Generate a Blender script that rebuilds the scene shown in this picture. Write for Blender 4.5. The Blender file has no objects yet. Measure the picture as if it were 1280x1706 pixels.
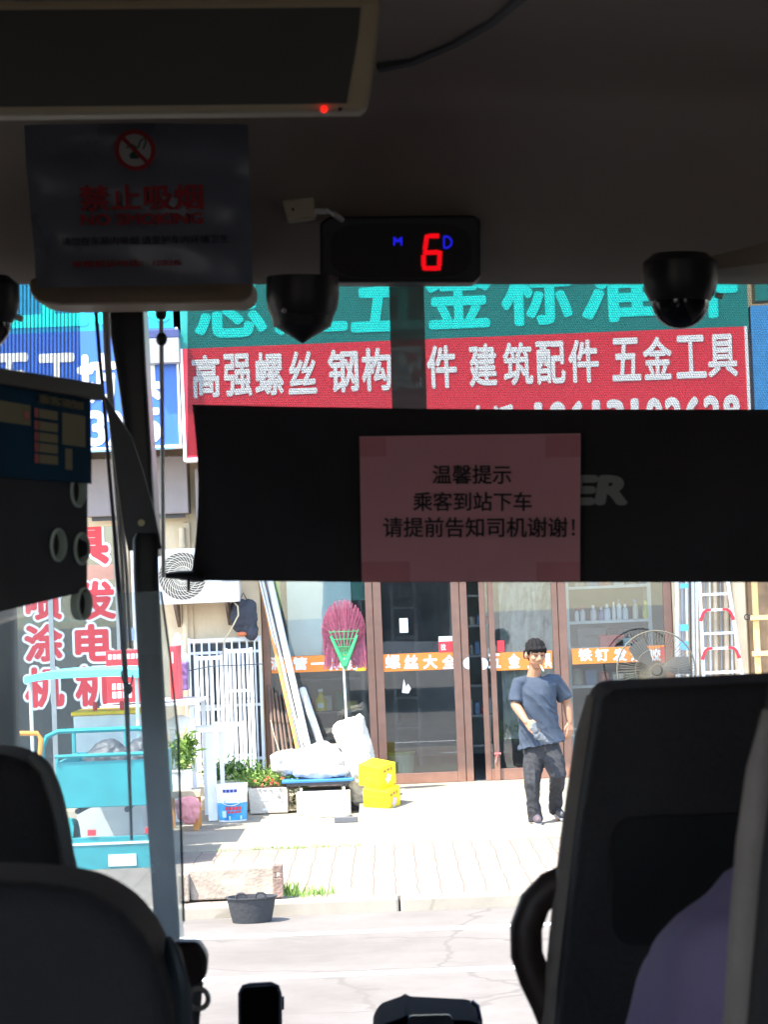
import bpy, math, random
from mathutils import Vector, Matrix, noise
random.seed(7)
sc = bpy.context.scene
rad = math.radians
# ------------------------------------------------------------------ camera, sky, sun, exposure
F = 4000.0                      # focal length in photo pixels (photo 1280 x 1706)
EYE = 2.10
ROT = Matrix.Rotation(rad(2.02), 4, 'X') @ Matrix.Rotation(rad(2.3), 4, 'Y')
BUS = Matrix.Translation((0, 0, EYE)) @ ROT          # the bus stands a little tilted on the cambered road
cd = bpy.data.cameras.new('camera'); cam = bpy.data.objects.new('camera', cd); sc.collection.objects.link(cam)
cam.matrix_world = BUS @ Matrix.Rotation(rad(90), 4, 'X')
cd.sensor_fit = 'VERTICAL'; cd.sensor_height = 24; cd.sensor_width = 24; cd.lens = 24 * F / 1706
cd.clip_start = 0.05; cd.clip_end = 500
cd.dof.use_dof = True; cd.dof.focus_distance = 21; cd.dof.aperture_fstop = 17
sc.camera = cam
w = bpy.data.worlds.new('World'); sc.world = w; w.use_nodes = True
nt = w.node_tree; bg = nt.nodes['Background']
sky = nt.nodes.new('ShaderNodeTexSky'); sky.sky_type = 'NISHITA'; sky.sun_disc = False
SUND = Vector((0.45, 0.36, -1)).normalized()          # the way the light travels
sky.sun_elevation = math.asin(-SUND.z); sky.sun_rotation = math.atan2(-SUND.x, -SUND.y)
nt.links.new(sky.outputs[0], bg.inputs[0]); bg.inputs[1].default_value = 0.15
ld = bpy.data.lights.new('sun', 'SUN'); ld.energy = 2.5; ld.angle = rad(0.55); ld.color = (1, .93, .82)
sun = bpy.data.objects.new('sun', ld); sc.collection.objects.link(sun)
sun.rotation_euler = SUND.to_track_quat('-Z', 'Y').to_euler(); sun.location = (-10, -8, 30)
sc.view_settings.view_transform = 'Standard'; sc.view_settings.look = 'None'; sc.view_settings.gamma = 1
sc.view_settings.exposure = 2.75
sc.cycles.use_denoising = True
sc.cycles.max_bounces = 10; sc.cycles.diffuse_bounces = 5; sc.cycles.transparent_max_bounces = 16
sc.cycles.sample_clamp_indirect = 8

# ------------------------------------------------------------------ placing helpers (photo pixel -> point at a real distance)
def B(px, py, d): return Vector(((px - 640) / F * d, d, (853 - py) / F * d))       # in the bus
def W(px, py, Y):
    d = (ROT.to_3x3() @ Vector(((px - 640) / F, 1, (853 - py) / F))); t = Y / d.y
    return Vector((0, 0, EYE)) + d * t
def G(px, py, z=0.0):
    d = (ROT.to_3x3() @ Vector(((px - 640) / F, 1, (853 - py) / F))); t = (z - EYE) / d.z
    return Vector((0, 0, EYE)) + d * t
def RC(x0, y0, x1, y1, Y):
    c = W((x0 + x1) / 2, (y0 + y1) / 2, Y); s = Y / F
    return c.x - (x1 - x0) * s / 2, c.x + (x1 - x0) * s / 2, c.z - (y1 - y0) * s / 2, c.z + (y1 - y0) * s / 2

# ------------------------------------------------------------------ materials
MATS = {}
def mat(name, col, rough=.6, metal=0, var=.12, scale=6, bump=0, bscale=40, spec=.5, trans=None, emit=None, sheen=0, bands=None):
    if name in MATS: return MATS[name]
    m = bpy.data.materials.new(name); m.use_nodes = True; MATS[name] = m
    n = m.node_tree; p = n.nodes['Principled BSDF']
    p.inputs['Roughness'].default_value = rough; p.inputs['Metallic'].default_value = metal
    p.inputs['Specular IOR Level'].default_value = spec
    if sheen: p.inputs['Sheen Weight'].default_value = sheen
    tc = n.nodes.new('ShaderNodeTexCoord')
    if var:
        nz = n.nodes.new('ShaderNodeTexNoise'); nz.inputs['Scale'].default_value = scale; nz.inputs['Detail'].default_value = 6
        n.links.new(tc.outputs['Object'], nz.inputs['Vector'])
        r = n.nodes.new('ShaderNodeValToRGB'); n.links.new(nz.outputs[0], r.inputs[0])
        r.color_ramp.elements[0].position = .3; r.color_ramp.elements[1].position = .7
        r.color_ramp.elements[0].color = (*[c * (1 - var) for c in col], 1)
        r.color_ramp.elements[1].color = (*[min(1, c * (1 + var)) for c in col], 1)
        n.links.new(r.outputs[0], p.inputs['Base Color'])
        rr = n.nodes.new('ShaderNodeMapRange'); n.links.new(nz.outputs[0], rr.inputs[0])
        rr.inputs[3].default_value = max(.02, rough - .12); rr.inputs[4].default_value = min(1, rough + .12)
        n.links.new(rr.outputs[0], p.inputs['Roughness'])
    else: p.inputs['Base Color'].default_value = (*col, 1)
    if bump:
        nb = n.nodes.new('ShaderNodeTexNoise'); nb.inputs['Scale'].default_value = bscale; nb.inputs['Detail'].default_value = 5
        n.links.new(tc.outputs['Object'], nb.inputs['Vector'])
        b = n.nodes.new('ShaderNodeBump'); b.inputs['Strength'].default_value = bump; b.inputs['Distance'].default_value = .02
        n.links.new(nb.outputs[0], b.inputs['Height']); n.links.new(b.outputs[0], p.inputs['Normal'])
    if emit:
        p.inputs['Emission Color'].default_value = (*emit[:3], 1); p.inputs['Emission Strength'].default_value = emit[3]
    if trans is not None: p.inputs['Alpha'].default_value = trans
    return m
def glass(name, tint=(1, 1, 1), gloss=.06, dust_haze=0.0, dust_haze_col=(.8, .8, .78), fres=True, rough=.01, low=None):
    m = bpy.data.materials.new(name); m.use_nodes = True; n = m.node_tree; n.nodes.remove(n.nodes['Principled BSDF'])
    out = n.nodes['Material Output']
    t = n.nodes.new('ShaderNodeBsdfTransparent'); t.inputs[0].default_value = (*tint, 1)
    g = n.nodes.new('ShaderNodeBsdfGlossy'); g.inputs['Roughness'].default_value = rough
    mx = n.nodes.new('ShaderNodeMixShader')
    if fres:
        f = n.nodes.new('ShaderNodeFresnel'); f.inputs[0].default_value = 1.5
        mu = n.nodes.new('ShaderNodeMath'); mu.operation = 'MULTIPLY'; mu.inputs[1].default_value = gloss / .04; mu.use_clamp = True
        n.links.new(f.outputs[0], mu.inputs[0]); n.links.new(mu.outputs[0], mx.inputs[0])
    else: mx.inputs[0].default_value = gloss
    n.links.new(t.outputs[0], mx.inputs[1]); n.links.new(g.outputs[0], mx.inputs[2]); last = mx
    if dust_haze:
        tr = n.nodes.new('ShaderNodeBsdfTranslucent'); tr.inputs[0].default_value = (*dust_haze_col, 1)
        df = n.nodes.new('ShaderNodeBsdfDiffuse'); df.inputs[0].default_value = (*dust_haze_col, 1)
        ad = n.nodes.new('ShaderNodeMixShader'); ad.inputs[0].default_value = .5
        n.links.new(tr.outputs[0], ad.inputs[1]); n.links.new(df.outputs[0], ad.inputs[2])
        tc = n.nodes.new('ShaderNodeTexCoord'); nz = n.nodes.new('ShaderNodeTexNoise'); nz.inputs['Scale'].default_value = 5; nz.inputs['Detail'].default_value = 5
        n.links.new(tc.outputs['Object'], nz.inputs['Vector'])
        mr = n.nodes.new('ShaderNodeMapRange'); mr.inputs[1].default_value = .3; mr.inputs[2].default_value = .7
        mr.inputs[3].default_value = dust_haze * .5; mr.inputs[4].default_value = dust_haze * 1.5; n.links.new(nz.outputs[0], mr.inputs[0])
        m2 = n.nodes.new('ShaderNodeMixShader'); n.links.new(mr.outputs[0], m2.inputs[0])
        if low:  # more haze towards the bottom, for the painted reflections
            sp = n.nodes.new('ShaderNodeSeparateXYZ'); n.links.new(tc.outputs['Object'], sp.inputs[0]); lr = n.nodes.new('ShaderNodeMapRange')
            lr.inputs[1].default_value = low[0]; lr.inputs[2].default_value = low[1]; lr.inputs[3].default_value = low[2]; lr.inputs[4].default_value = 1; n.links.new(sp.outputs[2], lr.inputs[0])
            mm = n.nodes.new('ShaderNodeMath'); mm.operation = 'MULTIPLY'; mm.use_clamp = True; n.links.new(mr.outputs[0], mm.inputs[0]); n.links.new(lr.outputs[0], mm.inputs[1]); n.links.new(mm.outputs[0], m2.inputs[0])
        n.links.new(last.outputs[0], m2.inputs[1]); n.links.new(ad.outputs[0], m2.inputs[2]); last = m2
    n.links.new(last.outputs[0], out.inputs[0]); MATS[name] = m; return m
def film_mat(name, sx, sz, cover, am, tc_=(.07, .075, .07)):
    """perforated one-way film: dark backing with rows of see-through slots"""
    m = bpy.data.materials.new(name); m.use_nodes = True; n = m.node_tree; n.nodes.remove(n.nodes['Principled BSDF'])
    tc = n.nodes.new('ShaderNodeTexCoord'); sp = n.nodes.new('ShaderNodeSeparateXYZ'); n.links.new(tc.outputs['Object'], sp.inputs[0])
    def sinus(sock, k, ph=None):
        a = n.nodes.new('ShaderNodeMath'); a.operation = 'MULTIPLY'; a.inputs[1].default_value = k; n.links.new(sock, a.inputs[0]); s = a.outputs[0]
        if ph is not None:
            c = n.nodes.new('ShaderNodeMath'); c.operation = 'ADD'; n.links.new(s, c.inputs[0]); n.links.new(ph, c.inputs[1]); s = c.outputs[0]
        b = n.nodes.new('ShaderNodeMath'); b.operation = 'SINE'; n.links.new(s, b.inputs[0]); return b.outputs[0]
    X, Z = sp.outputs[0], sp.outputs[2]
    ph = n.nodes.new('ShaderNodeMath'); ph.operation = 'MULTIPLY'; ph.inputs[1].default_value = math.pi / sz * .999; n.links.new(Z, ph.inputs[0])
    a = sinus(X, 2 * math.pi / sx, ph.outputs[0] if sz < 1 else None)
    if sz < 1:
        b = sinus(Z, 2 * math.pi / sz)
        c = n.nodes.new('ShaderNodeMath'); c.operation = 'MULTIPLY_ADD'; n.links.new(b, c.inputs[0]); c.inputs[1].default_value = .6; n.links.new(a, c.inputs[2]); v = c.outputs[0]
    else: v = a
    mr = n.nodes.new('ShaderNodeMapRange'); mr.inputs[1].default_value = -.9; mr.inputs[2].default_value = .9
    mr.inputs[3].default_value = cover - am; mr.inputs[4].default_value = cover + am; mr.clamp = True; n.links.new(v, mr.inputs[0])
    t = n.nodes.new('ShaderNodeBsdfTransparent'); d = n.nodes.new('ShaderNodeBsdfDiffuse'); d.inputs[0].default_value = (.12, .12, .12, 1)
    tl = n.nodes.new('ShaderNodeBsdfTranslucent'); tl.inputs[0].default_value = (*tc_, 1)
    ad = n.nodes.new('ShaderNodeMixShader'); ad.inputs[0].default_value = .5; n.links.new(d.outputs[0], ad.inputs[1]); n.links.new(tl.outputs[0], ad.inputs[2])
    mx = n.nodes.new('ShaderNodeMixShader'); n.links.new(mr.outputs[0], mx.inputs[0]); n.links.new(t.outputs[0], mx.inputs[1]); n.links.new(ad.outputs[0], mx.inputs[2])
    n.links.new(mx.outputs[0], n.nodes['Material Output'].inputs[0]); MATS[name] = m; return m

# ------------------------------------------------------------------ mesh builder
ROOTS = {}
class MB:
    def __init__(s): s.v = []; s.f = []
    def add(s, vs, fs):
        k = len(s.v); s.v += [Vector(p) for p in vs]; s.f += [tuple(i + k for i in f) for f in fs]; return s
    def box(s, x0, x1, y0, y1, z0, z1):
        return s.add([(x0, y0, z0), (x1, y0, z0), (x1, y1, z0), (x0, y1, z0), (x0, y0, z1), (x1, y0, z1), (x1, y1, z1), (x0, y1, z1)],
                     [(0, 3, 2, 1), (4, 5, 6, 7), (0, 1, 5, 4), (1, 2, 6, 5), (2, 3, 7, 6), (3, 0, 4, 7)])
    def rbox(s, c, size, rot=(0, 0, 0)):
        a, b, d = [q / 2 for q in size]; m = Matrix.Rotation(rot[2], 3, 'Z') @ Matrix.Rotation(rot[1], 3, 'Y') @ Matrix.Rotation(rot[0], 3, 'X')
        vs = [Vector(c) + m @ Vector(p) for p in [(-a, -b, -d), (a, -b, -d), (a, b, -d), (-a, b, -d), (-a, -b, d), (a, -b, d), (a, b, d), (-a, b, d)]]
        return s.add(vs, [(0, 3, 2, 1), (4, 5, 6, 7), (0, 1, 5, 4), (1, 2, 6, 5), (2, 3, 7, 6), (3, 0, 4, 7)])
    def prism(s, pts, off):
        """closed outline (list of points) pushed along the vector off"""
        k = len(pts); off = Vector(off)
        vs = [Vector(p) for p in pts] + [Vector(p) + off for p in pts]
        return s.add(vs, [tuple(range(k)), tuple(range(2 * k - 1, k - 1, -1))] + [(i, i + k, (i + 1) % k + k, (i + 1) % k) for i in range(k)])
    def tube(s, pts, r, n=8, flat=None):
        pts = [Vector(p) for p in pts]; rs = r if isinstance(r, (list, tuple)) else [r] * len(pts); rings = []
        up = None
        for i, p in enumerate(pts):
            t = (pts[min(i + 1, len(pts) - 1)] - pts[max(i - 1, 0)]).normalized()
            if up is None: up = Vector((0, 1, 0)) if abs(t.y) < .8 else Vector((1, 0, 0))
            a = t.cross(up).normalized(); b = a.cross(t).normalized(); up = b
            rings.append([p + (a * math.cos(2 * math.pi * j / n) + b * math.sin(2 * math.pi * j / n) * (flat or 1)) * rs[i] for j in range(n)])
        vs = [q for ring in rings for q in ring]
        fs = [(i * n + j, i * n + (j + 1) % n, (i + 1) * n + (j + 1) % n, (i + 1) * n + j) for i in range(len(pts) - 1) for j in range(n)]
        fs += [tuple(range(n - 1, -1, -1)), tuple(range((len(pts) - 1) * n, len(pts) * n))]
        return s.add(vs, fs)
    def lathe(s, c, prof, n=20, axis='Z', sx=1, sy=1):
        vs = []; c = Vector(c)
        for r, h in prof:
            for j in range(n):
                a = 2 * math.pi * j / n
                q = Vector((r * math.cos(a) * sx, r * math.sin(a) * sy, h))
                if axis == 'Y': q = Vector((q.x, q.z, q.y))
                if axis == 'X': q = Vector((q.z, q.x, q.y))
                vs.append(c + q)
        m = len(prof)
        fs = [(i * n + j, i * n + (j + 1) % n, (i + 1) * n + (j + 1) % n, (i + 1) * n + j) for i in range(m - 1) for j in range(n)]
        fs += [tuple(range(n - 1, -1, -1)), tuple(range((m - 1) * n, m * n))]
        return s.add(vs, fs)
    def ball(s, c, r, n=14, m=9):
        c = Vector(c); r = Vector(r) if hasattr(r, '__len__') else Vector((r, r, r))
        pr = []
        vs = [c + Vector((0, 0, -r.z))]
        for i in range(1, m):
            a = -math.pi / 2 + math.pi * i / m
            for j in range(n):
                b = 2 * math.pi * j / n
                vs.append(c + Vector((r.x * math.cos(a) * math.cos(b), r.y * math.cos(a) * math.sin(b), r.z * math.sin(a))))
        vs.append(c + Vector((0, 0, r.z))); top = len(vs) - 1
        fs = [(0, 1 + (j + 1) % n, 1 + j) for j in range(n)]
        fs += [(1 + i * n + j, 1 + i * n + (j + 1) % n, 1 + (i + 1) * n + (j + 1) % n, 1 + (i + 1) * n + j) for i in range(m - 2) for j in range(n)]
        fs += [(1 + (m - 2) * n + j, 1 + (m - 2) * n + (j + 1) % n, top) for j in range(n)]
        return s.add(vs, fs)
    def leaf(s, c, L, wd, d=None, up=None):
        d = d or Vector((random.gauss(0, 1), random.gauss(0, 1), random.gauss(.3, 1))).normalized()
        a = d.cross(Vector((random.gauss(0, 1), random.gauss(0, 1), random.gauss(0, 1)))).normalized() * wd / 2
        c = Vector(c); return s.add([c, c + d * L * .5 + a, c + d * L, c + d * L * .5 - a], [(0, 1, 2, 3)])
    def torus(s, c, R, r, axis='Y', n=28, k=8, arc=None):
        pts = []
        for i in range(n + 1):
            a = (arc[0] + (arc[1] - arc[0]) * i / n) if arc else 2 * math.pi * i / n
            u, v = R * math.cos(a), R * math.sin(a)
            pts.append(Vector(c) + (Vector((u, 0, v)) if axis == 'Y' else Vector((0, u, v)) if axis == 'X' else Vector((u, v, 0))))
        return s.tube(pts, r, k)
    def mesh(s, o, name):
        me = bpy.data.meshes.new(name); me.from_pydata([tuple(p - o) for p in s.v], [], s.f); me.update(); return me
    def build(s, name, m, parent=None, at=None, frame=None, bevel=0, smooth=True, seg=2, ang=35):
        if parent is not None:
            o0, frame = ROOTS[parent.name]
        else:
            if at is None:
                at = Vector((sum(p.x for p in s.v) / len(s.v), sum(p.y for p in s.v) / len(s.v), min(p.z for p in s.v)))
            o0 = Vector(at)
        me = s.mesh(o0, name); ob = bpy.data.objects.new(name, me); sc.collection.objects.link(ob)
        ms = m if isinstance(m, (list, tuple)) else [m]
        for q in ms: me.materials.append(q)
        if parent is not None: ob.parent = parent
        else: ob.matrix_world = (frame or Matrix.Identity(4)) @ Matrix.Translation(o0)
        ROOTS[ob.name] = (o0, frame)
        if smooth:
            for p in me.polygons: p.use_smooth = True
            try: me.set_sharp_from_angle(angle=rad(ang))
            except Exception: pass
        if bevel:
            b = ob.modifiers.new('bevel', 'BEVEL'); b.width = bevel; b.segments = seg; b.limit_method = 'ANGLE'; b.angle_limit = rad(30)
        return ob
def tag(o, label, cat, group=None, kind=None):
    o['label'] = label; o['category'] = cat
    if group: o['group'] = group
    if kind: o['kind'] = kind
    return o
def thing(name, at, label, cat, group=None, frame=None):
    o = bpy.data.objects.new(name, None); sc.collection.objects.link(o); o.empty_display_size = .1
    o.matrix_world = (frame or Matrix.Identity(4)) @ Matrix.Translation(Vector(at)); ROOTS[o.name] = (Vector(at), frame)
    return tag(o, label, cat, group)
def struct(ob): ob['kind'] = 'structure'; return ob
KIDS = {}
def copy_tree(o, dv, label, parent=None):
    c = o.copy(); sc.collection.objects.link(c)
    if parent is not None: c.parent = parent
    else:
        c.location = o.location + Vector(dv); c['label'] = label
    for ch in [q for q in list(bpy.data.objects) if q.parent == o]: copy_tree(ch, dv, label, c)
    return c
# lettering -------------------------------------------------------------------
TCACHE = {}
def glyphs(body):
    if body not in TCACHE:
        c = bpy.data.curves.new('lettering', 'FONT'); c.body = body; c.size = 1; c.resolution_u = 3
        o = bpy.data.objects.new('lettering', c); sc.collection.objects.link(o); bpy.context.view_layer.update()
        me = bpy.data.meshes.new_from_object(o.evaluated_get(bpy.context.evaluated_depsgraph_get()))
        vs = [tuple(v.co) for v in me.vertices]; fs = [tuple(p.vertices) for p in me.polygons]
        bpy.data.objects.remove(o); bpy.data.curves.remove(c); bpy.data.meshes.remove(me)
        xs = [v[0] for v in vs]; ys = [v[1] for v in vs]
        TCACHE[body] = (vs, fs, min(xs), max(xs), min(ys), max(ys))
    return TCACHE[body]
def text(mb, body, fn, bold=0.0, step=.0006, n=8, shear=0):
    """fn(u, v, k) maps 0..1 across and 0..1 up to a point, k = layers towards the viewer; bold in fractions of the height"""
    vs, fs, x0, x1, y0, y1 = glyphs(body); h = y1 - y0; wd = x1 - x0; asp = wd / h
    offs = [(0, 0)] + ([(bold * math.cos(2 * math.pi * i / n), bold * math.sin(2 * math.pi * i / n)) for i in range(n)] if bold else [])
    for k, (du, dv) in enumerate(offs):
        mb.add([fn((x - x0) / wd + du / asp + shear * ((y - y0) / h) / asp, (y - y0) / h + dv, k) for x, y, _ in vs], fs)
    return mb
def wtext(body, px, Y, bold=0, mb=None, step=.0007, shear=0, n=8, lift=.0015):
    x0, x1, z0, z1 = RC(*px, Y)
    return text(mb or MB(), body, lambda u, v, k: (x0 + (x1 - x0) * u, Y - lift - k * step, z0 + (z1 - z0) * v), bold, n=n, shear=shear)
def quadmap(tl, tr, bl, br, lift=.001, step=.00025):
    tl, tr, bl, br = map(Vector, (tl, tr, bl, br)); nn = (tr - tl).cross(tl - bl).normalized()
    if nn.y > 0: nn = -nn
    return lambda u, v, k=0: (bl * (1 - u) + br * u) * (1 - v) + (tl * (1 - u) + tr * u) * v + nn * (lift + k * step)
def sub(fn, u0, u1, v0, v1): return lambda u, v, k=0: fn(u0 + (u1 - u0) * u, v0 + (v1 - v0) * v, k)
def patch(mb, fn, u0, u1, v0, v1, k=0): return mb.add([fn(u0, v0, k), fn(u1, v0, k), fn(u1, v1, k), fn(u0, v1, k)], [(0, 1, 2, 3)])
def blob(mb, voxel, smooth=2, disp=None):
    me = mb.mesh(Vector((0, 0, 0)), 'blob'); o = bpy.data.objects.new('blob', me); sc.collection.objects.link(o)
    r = o.modifiers.new('r', 'REMESH'); r.mode = 'VOXEL'; r.voxel_size = voxel; r.use_smooth_shade = True
    if smooth:
        s = o.modifiers.new('s', 'SMOOTH'); s.iterations = smooth; s.factor = .5
    bpy.context.view_layer.update()
    m2 = bpy.data.meshes.new_from_object(o.evaluated_get(bpy.context.evaluated_depsgraph_get()))
    out = MB(); nv = [v.normal.copy() for v in m2.vertices]
    out.v = [v.co.copy() + (nv[i] * disp(v.co, nv[i]) if disp else Vector((0, 0, 0))) for i, v in enumerate(m2.vertices)]
    out.f = [tuple(p.vertices) for p in m2.polygons]
    bpy.data.objects.remove(o); return out
def limb(mb, pts, rs, n=12, flat=None):
    P = [Vector(p) for p in pts]; mb.tube(P, rs, n, flat)
    for p, r in zip(P, rs): mb.ball(p, r * .98 if not flat else (r * .9, r * .9 * flat, r * .9), 12, 8)
    return mb

def crease(p, f, sx=1, sy=1, sz=1, seed=0):
    q = Vector((p.x * sx, p.y * sy, p.z * sz)) * f + Vector((seed, seed * 1.7, 0)); q += noise.noise_vector(q * .6) * .7
    return (1 - abs(noise.noise(q)) * 3.2)
def folds(k, a): return lambda p, n: a * (.9 * crease(p, k * .22, 1, 1, 1.6, k) + .6 * crease(p, k * .5, 1.5, 1, .7, 3))

# material palette ------------------------------------------------------------
M = {}
def PM(k, *a, **kw): M[k] = mat(k, *a, **kw)
PM('cream_plaster', (.66, .53, .36), .85, var=.14, scale=3, bump=.15)
PM('grey_wall', (.35, .33, .31), .85, var=.18, scale=4)
PM('concrete', (.46, .42, .36), .9, var=.2, scale=5, bump=.4)
PM('brown_frame', (.23, .115, .075), .42, var=.12, scale=9)
PM('white_metal', (.70, .72, .73), .4, var=.08)
PM('aluminium', (.70, .73, .76), .32, metal=.5, var=.06)
PM('dark_metal', (.05, .05, .055), .5)
PM('red_sign', (.72, .028, .05), .45, var=.05, scale=1.5)
PM('teal_sign', (.0, .20, .175), .4, var=.06, scale=1.2)
PM('cyan_paint', (.0, .80, .70), .4, var=.04)
PM('blue_sign', (.025, .11, .47), .4, var=.06, scale=1.5)
PM('white_paint', (.80, .80, .78), .5, var=.04)
PM('red_paint', (.66, .035, .045), .5, var=.06)
PM('orange_vinyl', (.82, .24, .03), .5, var=.05)
PM('yellow_vinyl', (.80, .52, .03), .5)
PM('shutter_purple', (.22, .19, .19), .6, var=.08)
PM('dark_grey', (.10, .10, .105), .6)
PM('mid_grey', (.25, .25, .26), .6)
PM('teal_paint', (.03, .30, .32), .35, var=.12, scale=8)
PM('cyan_canopy', (.16, .62, .68), .5, var=.08)
PM('black_plastic', (.02, .02, .022), .38, var=.1)
PM('black_rubber', (.028, .028, .03), .75, bump=.2)
PM('white_sack', (.50, .48, .44), .8, var=.16, scale=9, bump=.3, bscale=25)
PM('yellow_box', (.74, .56, .008), .5, var=.03)
PM('leaf_green', (.10, .19, .035), .6, var=.4, scale=14)
PM('leaf_light', (.16, .26, .05), .6, var=.3, scale=14)
PM('flower_red', (.6, .03, .08), .6); PM('flower_orange', (.75, .16, .08), .6)
PM('soil', (.08, .05, .035), .95)
PM('pink_bristle', (.235, .050, .088), .6, var=.25, scale=30)
PM('green_plastic', (.03, .26, .10), .4)
PM('skin', (.30, .145, .078), .55, var=.07, scale=25, bump=.05)
PM('hair', (.010, .009, .009), .85, spec=.15, var=.4, scale=60, bump=.4, bscale=120)
PM('navy_shirt', (.024, .036, .056), .85, var=.12, scale=14, bump=.12, bscale=60)
PM('trouser', (.019, .019, .022), .85, var=.16, scale=12, bump=.12, bscale=60)
PM('glove', (.10, .11, .12), .9, var=.3, scale=40, bump=.4)
PM('shoe', (.035, .035, .04), .5)
PM('wood_yellow', (.62, .42, .17), .7, var=.15); PM('wood_orange', (.55, .24, .06), .6)
PM('pink_cloth', (.62, .25, .25), .8, bump=.3); PM('beige_sack', (.55, .45, .33), .9, var=.2, bump=.4)
PM('pvc_grey', (.58, .60, .62), .5); PM('rust', (.12, .08, .06), .8, var=.3)
PM('blue_plastic', (.03, .16, .42), .45)
# bus
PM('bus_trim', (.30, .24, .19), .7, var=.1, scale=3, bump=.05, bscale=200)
PM('bus_trim_lit', (.48, .43, .34), .6, var=.08, scale=3)
PM('monitor_frame', (.52, .43, .27), .5, var=.05)
PM('screen', (.07, .068, .06), .42, var=.1)
PM('blind_cloth', (.038, .035, .042), .9, var=.25, scale=5, bump=.15, bscale=300)
PM('pink_paper', (.80, .36, .43), .75, var=.05, scale=3)
PM('ink', (.03, .02, .03), .7)
PM('grey_print', (.30, .31, .31), .7)
PM('seat_cloth', (.024, .022, .026), .92, var=.2, scale=7, bump=.3, bscale=180)
PM('seat_edge_lit', (.24, .205, .19), .8, var=.12, scale=20, bump=.2, bscale=120)  # seat side with the window light put into its grey
PM('brown_plastic', (.045, .028, .024), .5)
PM('purple_shirt', (.22, .17, .30), .85, bump=.15, bscale=40)
PM('steel', (.62, .60, .58), .35, metal=.35)
PM('panel_dark', (.016, .015, .020), .75, var=.15, scale=9)
PM('hole_rim', (.62, .72, .66), .6)
PM('poster_blue', (.005, .045, .095), .8, var=.3, scale=5, spec=.15); PM('poster_cream', (.30, .26, .16), .8, spec=.15); PM('poster_red', (.45, .05, .05), .6)
PM('sleeve', (.17, .19, .24), .3, var=.25, scale=7, bump=.25, bscale=9)
PM('sign_red', (.42, .02, .03), .6); PM('sign_white', (.55, .55, .52), .6)
PM('blue_edge_highlight', (.018, .03, .045), .5)  # bluish highlight colour for the lower left seat's edge
PM('cream_plastic', (.52, .45, .30), .5)
glass('windscreen_glass', (.97, .98, .98), .03)
glass('shop_glass', (.84, .89, .89), .10, dust_haze=.012)
glass('haze_glass', (.90, .95, .96), .06, dust_haze=.125, dust_haze_col=(.74, .80, .80), low=(.08, .24, 2.1))  # pale reflection haze painted into the pane, thicker towards the bottom
glass('plastic_sheet', (.8, .85, .82), .14, dust_haze=.85, rough=.12)
glass('clear_bottle', (.9, .9, .9), .1, dust_haze=.3)
film_mat('stripe_film', .0056, 9, .50, .20); film_mat('dot_film', .0036, .0036, .55, .20); film_mat('post_film', .0036, .0036, .97, .03, (.20, .22, .19))

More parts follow.
